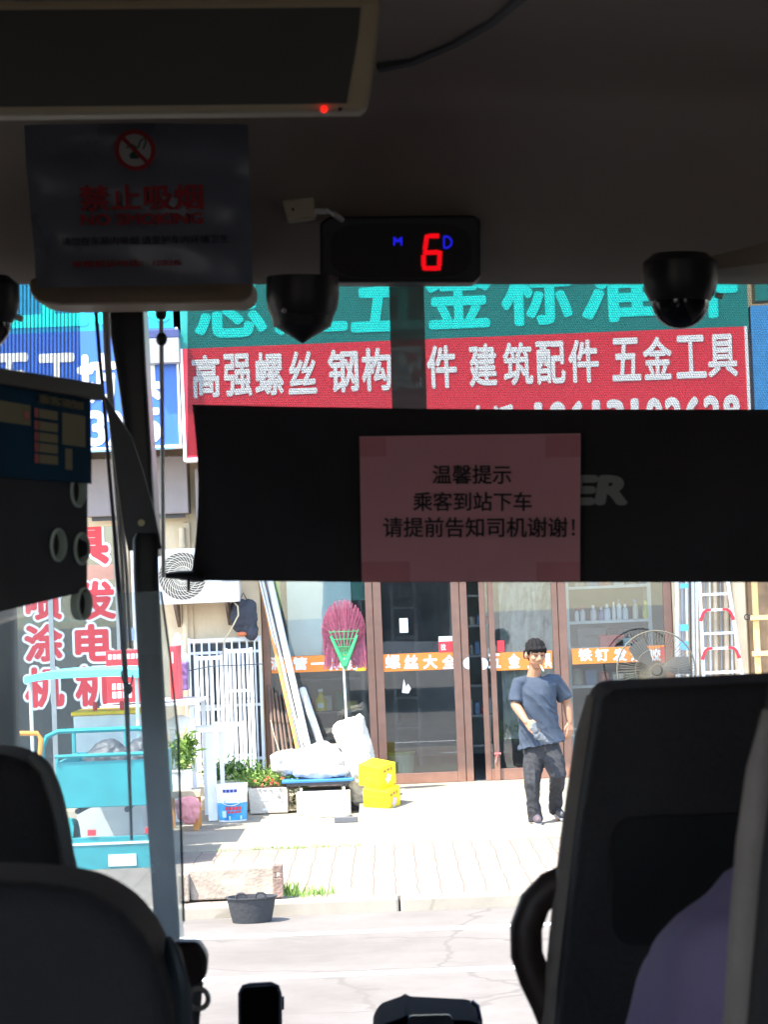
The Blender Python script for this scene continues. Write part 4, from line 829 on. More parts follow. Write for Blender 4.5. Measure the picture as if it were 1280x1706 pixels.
# right side: ladder, pipes, timber frame, floor fan --------------------------
Yl = 24.5
t = thing('step_ladder', W(1195, 1330, Yl), 'aluminium ladder with red corner braces standing right of the brown door frame', 'ladder')
def rail(px0, px1, Yb, r, nm='ladder_rail', m='aluminium'):
    a = W(px1, 1340, Yb); b = W(px0, 930, Yb + .25); return MB().prism([a + Vector((-r, 0, 0)), a + Vector((r, 0, 0)), b + Vector((r, 0, 0)), b + Vector((-r, 0, 0))], (0, .05, 0)).build(nm, M[m], t, bevel=.004, smooth=False)
rail(1165, 1183, Yl, .016); rail(1208, 1270, Yl, .018)
for py in (990, 1016, 1055, 1080, 1120, 1160, 1200, 1240, 1280):
    f = (py - 930) / 410; a = 1165 + 18 * f; b = 1208 + 62 * f; Yr = Yl + .25 * (1 - f)
    p_, q_ = W(a, py - 1, Yr), W(b, py + 1, Yr); st = MB().box(p_.x, q_.x, p_.y + .006, p_.y + .045, (p_.z + q_.z) / 2 - .014, (p_.z + q_.z) / 2 + .014).build('rung', M['aluminium'], t, bevel=.003, smooth=False)
    if py in (1016, 1080):
        for sg, x in ((1, p_.x), (-1, q_.x)):
            z = (p_.z + q_.z) / 2; MB().tube([(x - sg * .01, p_.y - .012, z - .11), (x + sg * .02, p_.y - .012, z - .03), (x + sg * .05, p_.y - .012, z), (x + sg * .10, p_.y - .012, z + .004)], [.018, .016, .014, .012], 6).build('corner_brace', M['red_paint'], t)
        MB().box((p_.x + q_.x) / 2 - .05, (p_.x + q_.x) / 2 + .05, p_.y - .004, p_.y + .005, z - .012, z + .012).build('rating_plate', M['white_paint'], t, smooth=False)
rods = [(1131, .020, 'pvc_grey', 'wide grey board'), (1140, .016, 'mid_grey', 'mid grey batten'), (1147, .010, 'white_metal', 'slim white rod'), (1153, .008, 'dark_metal', 'thin black rod'), (1158, .014, 'pvc_grey', 'pale grey pipe'), (1164, .012, 'aluminium', 'shiny flat rod'),
        (1178, .011, 'mid_grey', 'dim rod nearest the ladder\'s left rail'), (1186, .010, 'pvc_grey', 'pale rod behind the ladder rungs'), (1195, .018, 'beige_sack', 'brown speckled tube behind the rungs'), (1204, .010, 'mid_grey', 'dim rod behind the ladder\'s middle'), (1213, .022, 'beige_sack', 'thick brown tube near the ladder\'s right rail'), (1222, .012, 'pvc_grey', 'pale rod beside the cream column')]
for px, r, mm, lb in rods:
    pole(px - 3, 930 + (px * 7) % 23, 24.93, px + 2, 1322, 24.72, r * 1.15, mm, 'metal_rod' if r < .016 else 'metal_tube', f'{lb} leaning on the wall right of the doors', 'rod', 'rods and tubes behind the ladder', n=8)
for py0, py1 in ((1040, 1051), (1068, 1082), (972, 980)): q = RC(1133, py0, 1147, py1, 24.74); tag(MB().box(q[0], q[1], 24.70, 24.704, q[2], q[3]).build('blue_tape', mat('tape_blue', (.10, .42, .72), .5), smooth=False), {1040: 'middle piece of light blue tape on the leaning boards', 1068: 'lowest piece of light blue tape on the leaning boards', 972: 'highest piece of light blue tape on the leaning boards'}[py0], 'tape')
q = WX(1228, FY - .2), WX(1250, FY - .2); tag(MB().box(q[0], q[1], FY - .2, FY - .003, 0.01, 3.5).build('column', M['cream_plaster'], bevel=.02, smooth=False), 'pale cream column between the ladder and the yellow timber frame', 'column')
tag(MB().torus(W(1246, 1028, 24.7), .028, .006, 'Y', 20, 6).build('hanging_ring', M['dark_metal']), 'small dark ring hanging on the cream column', 'ring')
Yw = 24.5; t = thing('timber_frame', W(1262, 1330, Yw), 'yellow timber lattice frame standing at the right edge', 'frame')
for px in (1264, 1330): x = W(px, 1100, Yw).x; MB().box(x - .03, x + .03, Yw, Yw + .04, 0.01, 2.7).build('post', M['wood_yellow'], t, bevel=.004, smooth=False)
for py in (1029, 1089, 1150, 1210, 1270): z = W(1264, py, Yw).z; x = W(1264, 1100, Yw).x; MB().box(x - .06, x + .62, Yw - .035, Yw - .001, z - .025, z + .025).build('rail', M['wood_yellow'], t, bevel=.004, smooth=False)
q = WX(1252), 6.4; tag(MB().box(q[0], q[1], FY - .05, FY - .003, .01, 3.3).build('brown_board', mat('board_brown', (.27, .17, .09), .7, var=.3), smooth=False), 'brown board wall panel behind the yellow timber frame', 'panel')
# floor fan
Yf = 24.3; c = W(1094, 1116, Yf); R = 65 * Yf / F; t = thing('floor_fan', (c.x, Yf, .0), 'large cream standing fan with a round wire guard before the right window', 'fan')
g = MB(); g.torus(c, R, .008, 'Y', 40, 6)
for k in range(72):
    a = 2 * math.pi * k / 72; g.tube([c + Vector((.06 * math.cos(a), -.09, .06 * math.sin(a))), c + Vector((R * .6 * math.cos(a), -.08, R * .6 * math.sin(a))), c + Vector((R * math.cos(a), 0, R * math.sin(a)))], .0022, 4)
g.torus(c + Vector((0, -.082, 0)), R * .55, .003, 'Y', 36, 4); g.build('wire_guard', mat('guard_cream', (.12, .108, .085), .6, spec=.2), t)
g = MB()
for k in range(48):
    a = 2 * math.pi * k / 48; g.tube([c + Vector((.05 * math.cos(a), .09, .05 * math.sin(a))), c + Vector((R * math.cos(a), 0, R * math.sin(a)))], .002, 4)
g.build('rear_guard', MATS['guard_cream'], t)
bl = MB()
for k in range(3):
    a0 = 2 * math.pi * k / 3; pts = [c + Vector((r_ * math.cos(a0 + b_), -.02 + .05 * b_, r_ * math.sin(a0 + b_))) for r_, b_ in ((.05, 0), (R * .5, -.25), (R * .88, -.15), (R * .9, .35), (R * .6, .55), (.05, .5))]; bl.prism(pts, (0, .004, 0))
bl.build('fan_blades', mat('blade_grey', (.075, .078, .075), .6, spec=.2), t); MB().lathe(c, [(.05, -.05), (.06, 0), (.07, .08), (.05, .16)], 16, 'Y').build('motor', MATS['guard_cream'], t)
MB().tube([c + Vector((0, .12, 0)), (c.x, Yf + .12, .05)], .018, 10).build('pole', M['steel'], t); MB().lathe((c.x, Yf + .12, .008), [(.22, 0), (.22, .02), (.05, .05)], 24).build('base', M['cream_plastic'], t)

# left cluttered corner --------------------------------------------------------
Yr = 22.6
def carton(px, Y, label, rot=0, nm='red_carton', m='red_paint', dep=.3, marks=((.1, .8, .55, .8),), grp='red cartons with white print by the left window'):
    x0, x1, z0, z1 = RC(*px, Y); t = thing(nm, ((x0 + x1) / 2, Y, z0), label, 'carton', grp)
    MB().box(x0, x1, Y, Y + dep, z0, z1).build('carton_body', M[m], t, bevel=.006, smooth=False)
    fn = lambda u, v, k=0: Vector((x0 + (x1 - x0) * u, Y - .002, z0 + (z1 - z0) * v))
    pr = MB()
    for a, b, c_, d_ in marks:
        n_ = max(2, int((b - a) * 12)); 
        for i in range(n_): patch(pr, fn, a + (b - a) * i / n_, a + (b - a) * (i + .72) / n_, c_, d_)
    pr.build('printed_words', M['white_paint'], t, smooth=False); return t
carton((178, 1118, 264, 1170), Yr, 'lower red carton with two rows of white print under the cyan canopy', marks=((.1, .5, .42, .62), (.1, .5, .15, .36)))
carton((176, 1083, 262, 1117), Yr, 'upper red carton with one row of white print above the cyan canopy', marks=((.05, .85, .58, .82),))
t = carton((283, 1077, 296, 1170), 23.4, 'tall narrow red carton behind the dark window post', marks=((.3, .5, .7, .9),), dep=.5)
q = RC(297, 1104, 312, 1150, 24.2); tag(MB().box(q[0], q[1], 24.2, 24.5, q[2], q[3]).build('purple_packet', mat('purple_packet', (.12, .06, .16), .4, var=.6, scale=25), bevel=.01, smooth=False), 'dark purple packet between the narrow red carton and the gratings', 'packet')
# table under the cartons
x0, x1, z0, z1 = RC(170, 1171, 330, 1178, 22.7); t = thing('display_table', ((x0 + x1) / 2, 22.7, 0), 'grey display table carrying the red cartons', 'table')
MB().box(x0, x1, 22.5, 24.0, z1 - .03, z1 - .006).build('table_top', M['pvc_grey'], t, bevel=.005, smooth=False)
for x in (x0 + .03, x1 - .07):
    for y in (22.55, 23.9): MB().box(x, x + .04, y, y + .04, .01, z1 - .031).build('leg', M['pvc_grey'], t, smooth=False)
# white topped table by the gratings
Yt = 23.2; x0, x1, z0, z1 = RC(280, 1213, 369, 1221, Yt); t = thing('white_table', ((x0 + x1) / 2, Yt, 0), 'small white topped table right of the dark window post', 'table')
MB().box(x0, x1, Yt, Yt + .5, z0, z1).build('table_top', M['white_paint'], t, bevel=.005, smooth=False)
for x in (x0 + .02, x1 - .16): MB().box(x, x + .09, Yt + .02, Yt + .06, .012, z0 - .001).build('leg', M['white_metal'], t, smooth=False)
for x in (x0 + .02, x1 - .06): MB().box(x, x + .04, Yt + .42, Yt + .46, .012, z0 - .001).build('leg', M['white_metal'], t, smooth=False)
c = W(300, 1212, 23.3); tag(MB().lathe((c.x, c.y, z1 + .001), [(.15, 0), (.155, .02), (.11, .09), (.03, .125)], 22).build('white_basin', M['white_paint']), 'upturned white basin on the small white table', 'basin')
# wooden bench with potted plant, cloth, sack
Yb = 22.3; x0, x1, z0, z1 = RC(270, 1318, 334, 1330, Yb); t = thing('wooden_bench', ((x0 + x1) / 2, Yb, 0), 'small rough wooden bench right of the dark window post', 'bench')
MB().box(x0, x1, Yb, Yb + .42, z0, z1).build('bench_top', mat('rough_wood', (.42, .33, .22), .85, var=.25), t, bevel=.008, smooth=False)
for x in (x0 + .03, x1 - .08):
    for y in (Yb + .02, Yb + .36): MB().box(x, x + .05, y, y + .04, .008, z0 - .001).build('leg', M['wood_orange'], t, smooth=False)
c = Vector((W(303, 1300, Yb + .15).x, Yb + .16, z1 + .001)); h = 34 * Yb / F; t = thing('flower_pot', c, 'white flower pot with bright green leaves on the wooden bench', 'pot'); MB().lathe(c, [(.085, 0), (.105, h * .9), (.115, h * .9), (.115, h), (.1, h), (.08, .02)], 20).build('pot_body', M['white_paint'], t)
foliage(c + Vector((0, 0, h - .01)), .10, .09, .26, 420, .12, .03, 'leaf_light', 'leafy_plant', 'bright green leafy plant growing in the white flower pot')
c = W(313, 1352, Yb - .02); s = MB().ball(c, (.11, .05, .12)).ball(c + Vector((0, 0, .06)), (.12, .05, .08)); tag(blob(s, .012, 2, folds(40, .007)).build('pink_bag', M['pink_cloth'], at=c, ang=180), 'faded pink cloth bag hanging on the front of the wooden bench', 'bag')
c = G(346, 1352, 0); s = MB(); limb(s, [c + Vector((0, .1, .12)), c + Vector((0, .1, .3)), c + Vector((-.03, .1, .42))], [.13, .14, .05], 14); tag(blob(s, .014, 2, folds(30, .008)).build('beige_sack', M['beige_sack'], at=c, ang=180), 'beige sack sagging between the wooden bench and the paint bucket', 'sack')
# crate with yellow rim
Yx = 21.4; x0, x1, z0, z1 = RC(122, 1190, 232, 1212, Yx); t = thing('drink_cart', ((x0 + x1) / 2, Yx, 0), 'white box stall with a yellow rim behind the teal rail', 'cart')
MB().box(x0, x1, Yx, Yx + .6, .03, z1 - .005).build('cart_body', mat('cart_white', (.66, .66, .64), .5), t, bevel=.01, smooth=False)
f = MB().box(x0 - .02, x1 + .02, Yx - .02, Yx + .62, z1 - .004, z1 + .03); f.build('yellow_rim', mat('rim_yellow', (.85, .52, .02), .5, var=.2), t, bevel=.01, smooth=False)
for x in (x0 + .12, x1 - .12): MB().lathe((x, Yx + .75, .16), [(.04, -.02), (.15, -.02), (.15, .02), (.04, .02)], 20, 'Y').build('wheel', M['black_rubber'], t)
for px in (158, 203): c = W(px, 1186, Yx + .1); tag(MB().lathe((c.x, c.y, z1 + .031), [(.02, 0), (.022, .06), (.012, .08)], 10).build('red_cup', M['red_paint'], at=(c.x, c.y, z1 + .031)), f'small red cup on the yellow rimmed stall, {"left" if px == 158 else "right"} of two', 'cup')
# ---------------------------------------------------------------- electric cargo tricycle seen from its rear
Yv = 19.4; X = lambda px, Y=Yv, py=1300: W(px, py, Y).x
Z = lambda py, px=165, Y=Yv: W(px, py, Y).z
xl_, xr_ = X(72), X(262); t = thing('cargo_tricycle', ((xl_ + xr_) / 2, Yv, -.0), 'teal electric cargo tricycle with a cyan canopy parked before the left window', 'tricycle')
zb0 = Z(1345); zb1 = Z(1268)
MB().box(xl_ + .1, xr_, Yv, Yv + .03, zb0, zb1).build('tailgate', M['teal_paint'], t, bevel=.006, smooth=False)
MB().box(xl_ + .1, xl_ + .13, Yv + .031, Yv + 1.3, zb0, zb1).build('side_panel', M['teal_paint'], t, bevel=.005, smooth=False)
MB().box(xr_ - .03, xr_, Yv + .031, Yv + 1.3, zb0, zb1).build('side_panel', M['teal_paint'], t, bevel=.005, smooth=False)
MB().box(xl_ + .13, xr_ - .03, Yv + .031, Yv + 1.3, zb0, zb0 + .02).build('bed_floor', M['teal_paint'], t, smooth=False)
MB().box(xl_ + .13, xr_ - .03, Yv + 1.27, Yv + 1.299, zb0 + .021, zb1).build('front_panel', M['teal_paint'], t, smooth=False)
r0 = .022
def arch(Y, p0, p1, ptop, pbot, nm='bed_rail'):
    a, b = X(p0, Y), X(p1, Y); zt_, zb_ = Z(ptop, 165, Y), Z(pbot, 165, Y); k = .14
    pts = [(a, Y, zb_), (a, Y, zt_ - k), (a + k * .3, Y, zt_ - k * .3), (a + k, Y, zt_), (b - k, Y, zt_), (b - k * .3, Y, zt_ - k * .3), (b, Y, zt_ - k), (b, Y, zb_)]
    return MB().tube(pts, r0, 8).build(nm, M['teal_paint'], t)
arch(Yv + 1.32, 72, 262, 1216, 1330)
f = MB()
for px in (125, 212): f.tube([(X(px, Yv + 1.32), Yv + 1.32, Z(1216, 165, Yv + 1.32)), (X(px, Yv + 1.32), Yv + 1.32, Z(1330, 165, Yv + 1.32))], .018, 6)
f.build('rail_post', M['teal_paint'], t)
MB().tube([(xl_ + .1, Yv - .01, Z(1258)), (xr_, Yv - .01, Z(1258))], .016, 8).tube([(xr_ - .22, Yv - .01, zb1), (xr_ - .22, Yv - .01, Z(1258))], .014, 6).tube([(xl_ + .12, Yv - .01, zb1), (xl_ + .12, Yv - .01, Z(1258))], .014, 6).tube([(xr_ - .01, Yv - .01, zb1), (xr_ - .01, Yv - .01, Z(1258))], .014, 6).build('gate_rail', M['teal_paint'], t)
for px, lb in ((98, 1), (250, 2)):
    x = X(px); wy = Yv + .5; R_ = .24; cz = -.15 + R_
    wh = MB().lathe((x - .05, wy, cz), [(R_ * .7, 0), (R_ * .96, .005), (R_, .05), (R_ * .96, .095), (R_ * .7, .1)], 28, 'X').build('wheel', M['black_rubber'], t)
    MB().lathe((x - .03, wy, cz), [(.03, 0), (R_ * .69, .0), (R_ * .69, .06), (.03, .06)], 20, 'X').build('rim', M['steel'], wh)
    MB().tube([(x, wy + R_ * 1.15 * math.cos(a), cz + R_ * 1.15 * math.sin(a)) for a in [math.pi * .05 + math.pi * .9 * i / 9 for i in range(10)]], .06, 6, flat=.25).build('mudguard', M['teal_paint'], t)
MB().box(xl_ + .12, xr_ - .02, Yv + .02, Yv + .05, Z(1450), Z(1395)).build('rear_valance', M['teal_paint'], t, bevel=.006, smooth=False)
MB().box(xl_ + .14, xr_ - .04, Yv + .012, Yv + .019, Z(1408), Z(1404)).build('reflective_line', M['white_paint'], t, smooth=False)
for px in (142, 238): MB().box(X(px), X(px + 14), Yv + .006, Yv + .019, Z(1392) - .0, Z(1382)).build('tail_light', M['red_paint'], t, bevel=.003, smooth=False)
MB().box(X(175), X(222), Yv + .008, Yv + .019, Z(1445), Z(1425)).build('number_plate', M['white_paint'], t, bevel=.003, smooth=False)
f = MB()
for s_ in (.2, -.2): f.tube([((xl_ + xr_) / 2 + s_, Yv + .05, zb0 - .03), ((xl_ + xr_) / 2 + s_ * .8, Yv + 1.4, zb0 - .04), ((xl_ + xr_) / 2, Yv + 2.2, zb0)], .025, 6)
f.tube([(X(98), Yv + .5, .09), (X(250), Yv + .5, .09)], .03, 8); f.build('chassis', M['dark_metal'], t)
cx = (xl_ + xr_) / 2; MB().box(cx - .28, cx + .28, Yv + 1.38, Yv + 1.78, Z(1300), Z(1290)).box(cx - .2, cx + .2, Yv + 1.4, Yv + 1.7, zb0 - .02, Z(1302)).build('saddle', M['black_plastic'], t, bevel=.03, smooth=False)
MB().tube([(cx - .32, Yv + 2.1, .98), (cx - .15, Yv + 2.25, 1.0), (cx, Yv + 2.3, .98), (cx + .15, Yv + 2.25, 1.0), (cx + .32, Yv + 2.1, .98)], .016, 8).tube([(cx, Yv + 2.3, .98), (cx, Yv + 2.5, .3)], .03, 8).tube([(cx, Yv + 2.5, .3), (cx - .09, Yv + 2.55, .1)], .018, 6).tube([(cx, Yv + 2.5, .3), (cx + .09, Yv + 2.55, .1)], .018, 6).build('handlebar', M['dark_metal'], t)
MB().lathe((cx - .04, Yv + 2.55, .09), [(.16, 0), (.24, .02), (.24, .06), (.16, .08)], 26, 'X').build('front_wheel', M['black_rubber'], t)
Yn = Yv + 1.5; x0, x1 = X(48, Yn, 1130), X(250, Yn, 1130); zc0, zc1 = Z(1135, 150, Yn), Z(1118, 150, Yn)
vs = []; fs = []; nn = 12
for j, yy in enumerate((Yn - .3, Yn + .9)):
    for k_, th in enumerate((0, -.06)):
        for i in range(nn + 1):
            u = i / nn; vs.append((x0 + (x1 - x0) * u, yy, zc1 + .035 * (1 - (2 * u - 1) ** 4) - .02 + th * (1 if k_ else 0)))
q_ = nn + 1
for i in range(nn): fs += [(i, i + 1, q_ * 2 + i + 1, q_ * 2 + i), (q_ + i, q_ * 3 + i, q_ * 3 + i + 1, q_ + i + 1), (i, q_ + i, q_ + i + 1, i + 1), (q_ * 2 + i, q_ * 2 + i + 1, q_ * 3 + i + 1, q_ * 3 + i)]
fs += [(0, q_ * 2, q_ * 3, q_), (nn, q_ + nn, q_ * 3 + nn, q_ * 2 + nn)]
MB().add(vs, fs).build('canopy', M['cyan_canopy'], t)
for px in (60, 236):
    MB().tube([(X(px, Yn), Yn - .15, zc1 - .06), (X(px, Yn), Yn - .15, zb0)], .016, 8).build('canopy_post', M['white_metal'], t)
for px0, px1, lb in ((142, 206, 'larger black bag lying in the tricycle bed'), (214, 248, 'smaller black bag in the right corner of the tricycle bed')):
    a, b = X(px0), X(px1); s = MB(); limb(s, [(a + .06, Yv + .3, zb1 - .04), ((a + b) / 2, Yv + .35, zb1 + .01), (b - .05, Yv + .3, zb1 - .03)], [.12, .15, .12], 14)
    tag(blob(s, .014, 2, folds(36, .008)).build('black_bag', mat('bag_black', (.06, .06, .065), .5, bump=.3), at=((a + b) / 2, Yv + .3, zb0 + .02), ang=180), lb, 'bag')
# white handcart bike beside it: orange rail at far left
q = W(40, 1222, 20.6); t = thing('hand_cart', (q.x, 20.6, 0), 'orange railed hand cart at the far left behind the tricycle', 'cart')
MB().tube([W(-30, 1221, 20.6), W(20, 1222, 20.6), W(62, 1222, 20.6), W(68, 1232, 20.6), W(66, 1260, 20.6), W(60, 1330, 20.6)], .022, 8).build('cart_rail', mat('orange_metal', (.8, .3, .05), .4), t)
MB().box(W(-60, 1300, 20.6).x, W(60, 1300, 20.6).x, 20.62, 21.5, .35, .40).build('cart_bed', M['teal_paint'], t, smooth=False); MB().lathe((W(20, 1300, 21).x, 21, .2), [(.03, -.02), (.2, -.02), (.2, .02), (.03, .02)], 22, 'Y').build('wheel', M['black_rubber'], t)
MB().tube([W(0, 1240, 20.7), W(0, 1330, 20.7)], .02, 6).build('cart_leg', M['dark_metal'], t)

# ================================================================== THE WALKING MAN
MY = 21.75; pm = MY / F
def P(px, py, dy=0.0): v = W(px, py, MY + dy); return v
foot = G(893, 1380, .006); t = thing('person', (foot.x, MY, .006), 'man in a navy T-shirt and dark trousers walking out of the shop, cigarette in mouth', 'person', )
b = MB()
# head: skull, jaw, nose, brow, ears ------------------------------------------
hc = P(893, 1090, -.02); hd = Vector((.30, -1, -.22)).normalized(); hr = Vector((1, .30, 0)).normalized(); hu = hr.cross(hd).normalized()
if hu.z < 0: hu = -hu
H = lambda r, f_, u: hc + hr * r + hd * f_ + hu * u
b.ball(H(0, -.015, .03), (.083, .095, .10), 20, 14); b.ball(H(0, .03, -.035), (.066, .070, .085), 18, 12); b.ball(H(0, .055, -.095), (.038, .034, .032), 12, 8)
b.tube([H(0, .098, .012), H(0, .112, -.022), H(0, .098, -.038)], [.010, .017, .012], 8); b.ball(H(-.016, .098, -.034), .011, 8, 6); b.ball(H(.016, .098, -.034), .011, 8, 6)
b.tube([H(-.055, .075, .025), H(0, .09, .028), H(.055, .075, .025)], [.010, .013, .010], 8)
b.ball(H(-.042, .072, -.02), (.024, .022, .022), 10, 7); b.ball(H(.042, .072, -.02), (.024, .022, .022), 10, 7)
b.tube([H(-.028, .084, -.062), H(0, .094, -.060), H(.028, .084, -.062)], [.006, .009, .006], 6); b.tube([H(-.024, .082, -.074), H(0, .091, -.075), H(.024, .082, -.074)], [.006, .009, .006], 6)
for s_ in (-1, 1): b.ball(H(s_ * .086, -.012, -.012), (.016, .022, .034), 10, 8)
neck = P(890, 1124, .03); limb(b, [P(893, 1108, .01), neck, P(890, 1136, .05)], [.058, .06, .075])
# trunk and limbs ---------------------------------------------------------------
shR = P(863, 1138, -.01); shL = P(928, 1133, .06)
b.tube([P(892, 1136, .03), P(893, 1160, .03), P(896, 1200, .03), P(902, 1243, .03), P(903, 1256, .03)], [.10, .125, .118, .125, .12], 16, flat=.72)
limb(b, [P(892, 1138, .04), shR + Vector((.03, 0, -.01))], [.06, .045]); limb(b, [P(892, 1138, .04), shL - Vector((.03, 0, .01))], [.06, .045])
elR = P(859, 1174, -.05); wrR = P(878, 1203, -.22); limb(b, [shR, elR], [.045, .042]); limb(b, [elR, elR.lerp(wrR, .35), wrR], [.043, .042, .028])
elL = P(946, 1172, .10); wrL = P(950, 1203, .06); limb(b, [shL, elL], [.045, .042]); limb(b, [elL, elL.lerp(wrL, .35), wrL], [.043, .042, .028])
def hand(w_, d_, side, back, s=1.0, curl=.5):
    """palm with four unequal bent fingers and a thumb from its side; d_ = towards the fingertips, side = towards the thumb, back = back of the hand"""
    palm_end = w_ + d_ * .085 * s
    for k, a in enumerate((-.03, -.01, .01, .03)): b.tube([w_ + side * a * .55 * s, palm_end + side * a * s], [.016 * s, .014 * s], 8)
    for a, L_ in ((.032, .068), (.011, .078), (-.011, .072), (-.031, .056)):
        p0 = palm_end + side * a * s; L_ *= s; d1 = (d_ - back * curl * .5).normalized(); d2 = (d_ - back * curl * 1.5).normalized(); d3 = (d_ - back * curl * 2.6).normalized()
        p1 = p0 + d1 * L_ * .45; p2 = p1 + d2 * L_ * .32; p3 = p2 + d3 * L_ * .26; limb(b, [p0, p1, p2, p3], [.0105 * s, .010 * s, .009 * s, .0075 * s], 7)
    p0 = w_ + side * .022 * s + d_ * .02 * s; p1 = p0 + (side * .75 + d_ * .65) * .04 * s; p2 = p1 + (side * .25 + d_ * .9 - back * .25) * .032 * s; limb(b, [p0, p1, p2], [.014 * s, .0115 * s, .009 * s], 8)
dR = (P(893, 1219, -.30) - wrR).normalized(); hand(wrR, dR, (Vector((.55, -.3, .6)) - dR * Vector((.55, -.3, .6)).dot(dR)).normalized(), Vector((-.3, -.7, .3)).normalized(), 1.0, .45)
dL = (P(950, 1222, .02) - wrL).normalized(); hand(wrL, dL, Vector((-.75, -.6, 0)).normalized(), Vector((.6, -.75, .1)).normalized(), 1.0, .35)
hipR = P(892, 1254, .03); hipL = P(912, 1254, .05); knR = P(888, 1305, -.10); anR = P(895, 1362, -.06); knL = P(929, 1292, -.12); anL = P(926, 1350, .22)
limb(b, [hipR, knR, anR], [.085, .045, .034]); limb(b, [hipL, knL, anL], [.085, .040, .032])
b.box(anR.x - .025, anR.x + .025, anR.y - .05, anR.y + .03, .03, .07)
fl = P(934, 1366, .08); b.tube([anL, fl], [.04, .03], 8)
body = blob(b, .0058, 2); body.build('body', M['skin'], t, ang=180)
# hair: a cap of many locks
hb = MB()
hb.ball(H(0, -.020, .050), (.094, .103, .094), 20, 14); hb.ball(H(0, -.06, .0), (.085, .06, .08), 16, 10); hb.tube([H(-.075, .04, .062), H(-.05, .075, .062), H(0, .088, .066), H(.05, .075, .062), H(.075, .04, .062)], [.020, .020, .022, .020, .020], 8)
for s_ in (-1, 1): hb.tube([H(s_ * .08, .01, .05), H(s_ * .087, .018, .008)], [.026, .014], 8); hb.tube([H(s_ * .07, -.06, .02), H(s_ * .06, -.07, -.05)], [.03, .02], 8)
hm = blob(hb, .008, 2, lambda p, n: .005 * math.sin(p.x * 160 + p.z * 30) + .003 * math.sin(p.x * 310))
for k in range(420):
    u = random.uniform(0, 2 * math.pi); v_ = random.uniform(.15, 1.0); base = H(.088 * math.cos(u) * v_, -.025 + .09 * math.sin(u) * v_, .05 + .088 * math.sqrt(max(0, 1 - v_ * v_)) + .0)
    dd = (hr * math.cos(u) * .5 + hd * math.sin(u) * .5 + hu * random.uniform(-.9, .1)).normalized(); a_ = hu.cross(dd).normalized() * .003; tip = base + dd * random.uniform(.02, .045) + hu * .006
    hm.add([base - a_, base + a_, tip], [(0, 1, 2)])
hm.build('hair', M['hair'], t, ang=180)
for s_ in (-1, 1):
    MB().tube([H(s_ * .048, .083, .034), H(s_ * .03, .094, .040), H(s_ * .016, .096, .036)], [.003, .005, .004], 6).build('eyebrow', M['hair'], t)
    MB().ball(H(s_ * .032, .087, .006), (.014, .006, .0045), 10, 6).build('eye', M['ink'], t)
MB().tube([H(-.024, .0915, -.068), H(0, .100, -.067), H(.024, .0915, -.068)], .0028, 5).build('mouth', mat('lip', (.30, .10, .08), .6), t)
# T-shirt --------------------------------------------------------------------
s = MB()
def ring(px, py, dy, rx, ry, rot=0): return (P(px, py, dy), rx * pm, ry, rot)
rs = [ring(890, 1125.5, .045, 12.5, .062), ring(892, 1129, .04, 22, .082), ring(893, 1135, .035, 31, .10), ring(894, 1142, .035, 35, .118), ring(894, 1155, .03, 33, .135), ring(896, 1175, .02, 31, .135), ring(898, 1195, .02, 31, .135), ring(900, 1215, .02, 34, .14), ring(902, 1232, .02, 37.5, .155), ring(903, 1241, .02, 39, .165)]
vs = []; n = 40
for k, (c, rx, ry, _) in enumerate(rs):
    for j in range(n):
        a = 2 * math.pi * j / n; sl = (.0115 if k > 6 else .0) * (-.0 + 1) ; p = c + Vector((rx * math.copysign(abs(math.cos(a)) ** .8, math.cos(a)), ry * math.copysign(abs(math.sin(a)) ** .8, math.sin(a)), 0))
        p.z += (p.x - c.x) * (.16 if k > 7 else -.02 if k < 2 else .02); vs.append(p)
fs = [(i * n + j, i * n + (j + 1) % n, (i + 1) * n + (j + 1) % n, (i + 1) * n + j) for i in range(len(rs) - 1) for j in range(n)] + [tuple(range(n - 1, -1, -1)), tuple(range((len(rs) - 1) * n, len(rs) * n))]
s.add(vs, fs)
s.tube([P(880, 1137, .03), P(872, 1138, .01), shR + Vector((.005, 0, .0)), shR.lerp(elR, .35), shR.lerp(elR, .65), shR.lerp(elR, .86)], [.055, .072, .068, .066, .065, .068], 16); s.tube([P(908, 1135, .05), P(917, 1134, .06), shL + Vector((-.005, 0, 0)), shL.lerp(elL, .32), shL.lerp(elL, .6), shL.lerp(elL, .8)], [.055, .072, .068, .066, .065, .068], 16)
def sfold(p, n_):
    u = (p.x - rs[3][0].x); v_ = p.z; w_ = max(0, min(1, (rs[1][0].z - v_) * 5))
    d_ = Vector((u * .80 + v_ * .60, p.y * .6, (v_ * .80 - u * .60) * .28))
    return w_ * (.012 * crease(d_, 9, seed=4) + .006 * crease(d_, 19, seed=9)) - .006
sh = blob(s, .0075, 2, sfold); hemz = lambda x: P(903, 1239).z + (x - P(903, 1239).x) * .17
# open the hem: drop the faces at the very bottom centre is not needed - trousers fill it
sh.build('t_shirt', M['navy_shirt'], t, ang=180)
nk = MB(); c = P(890, 1127, -.01); nk.tube([c + Vector((.066 * math.cos(a), .045 + .075 * math.sin(a), -.012 * math.sin(a) * -1 - .004 + .02 * math.sin(a))) for a in [2 * math.pi * i / 24 for i in range(25)]], .006, 6); nk.build('collar', mat('collar_navy', (.035, .06, .115), .85), t)
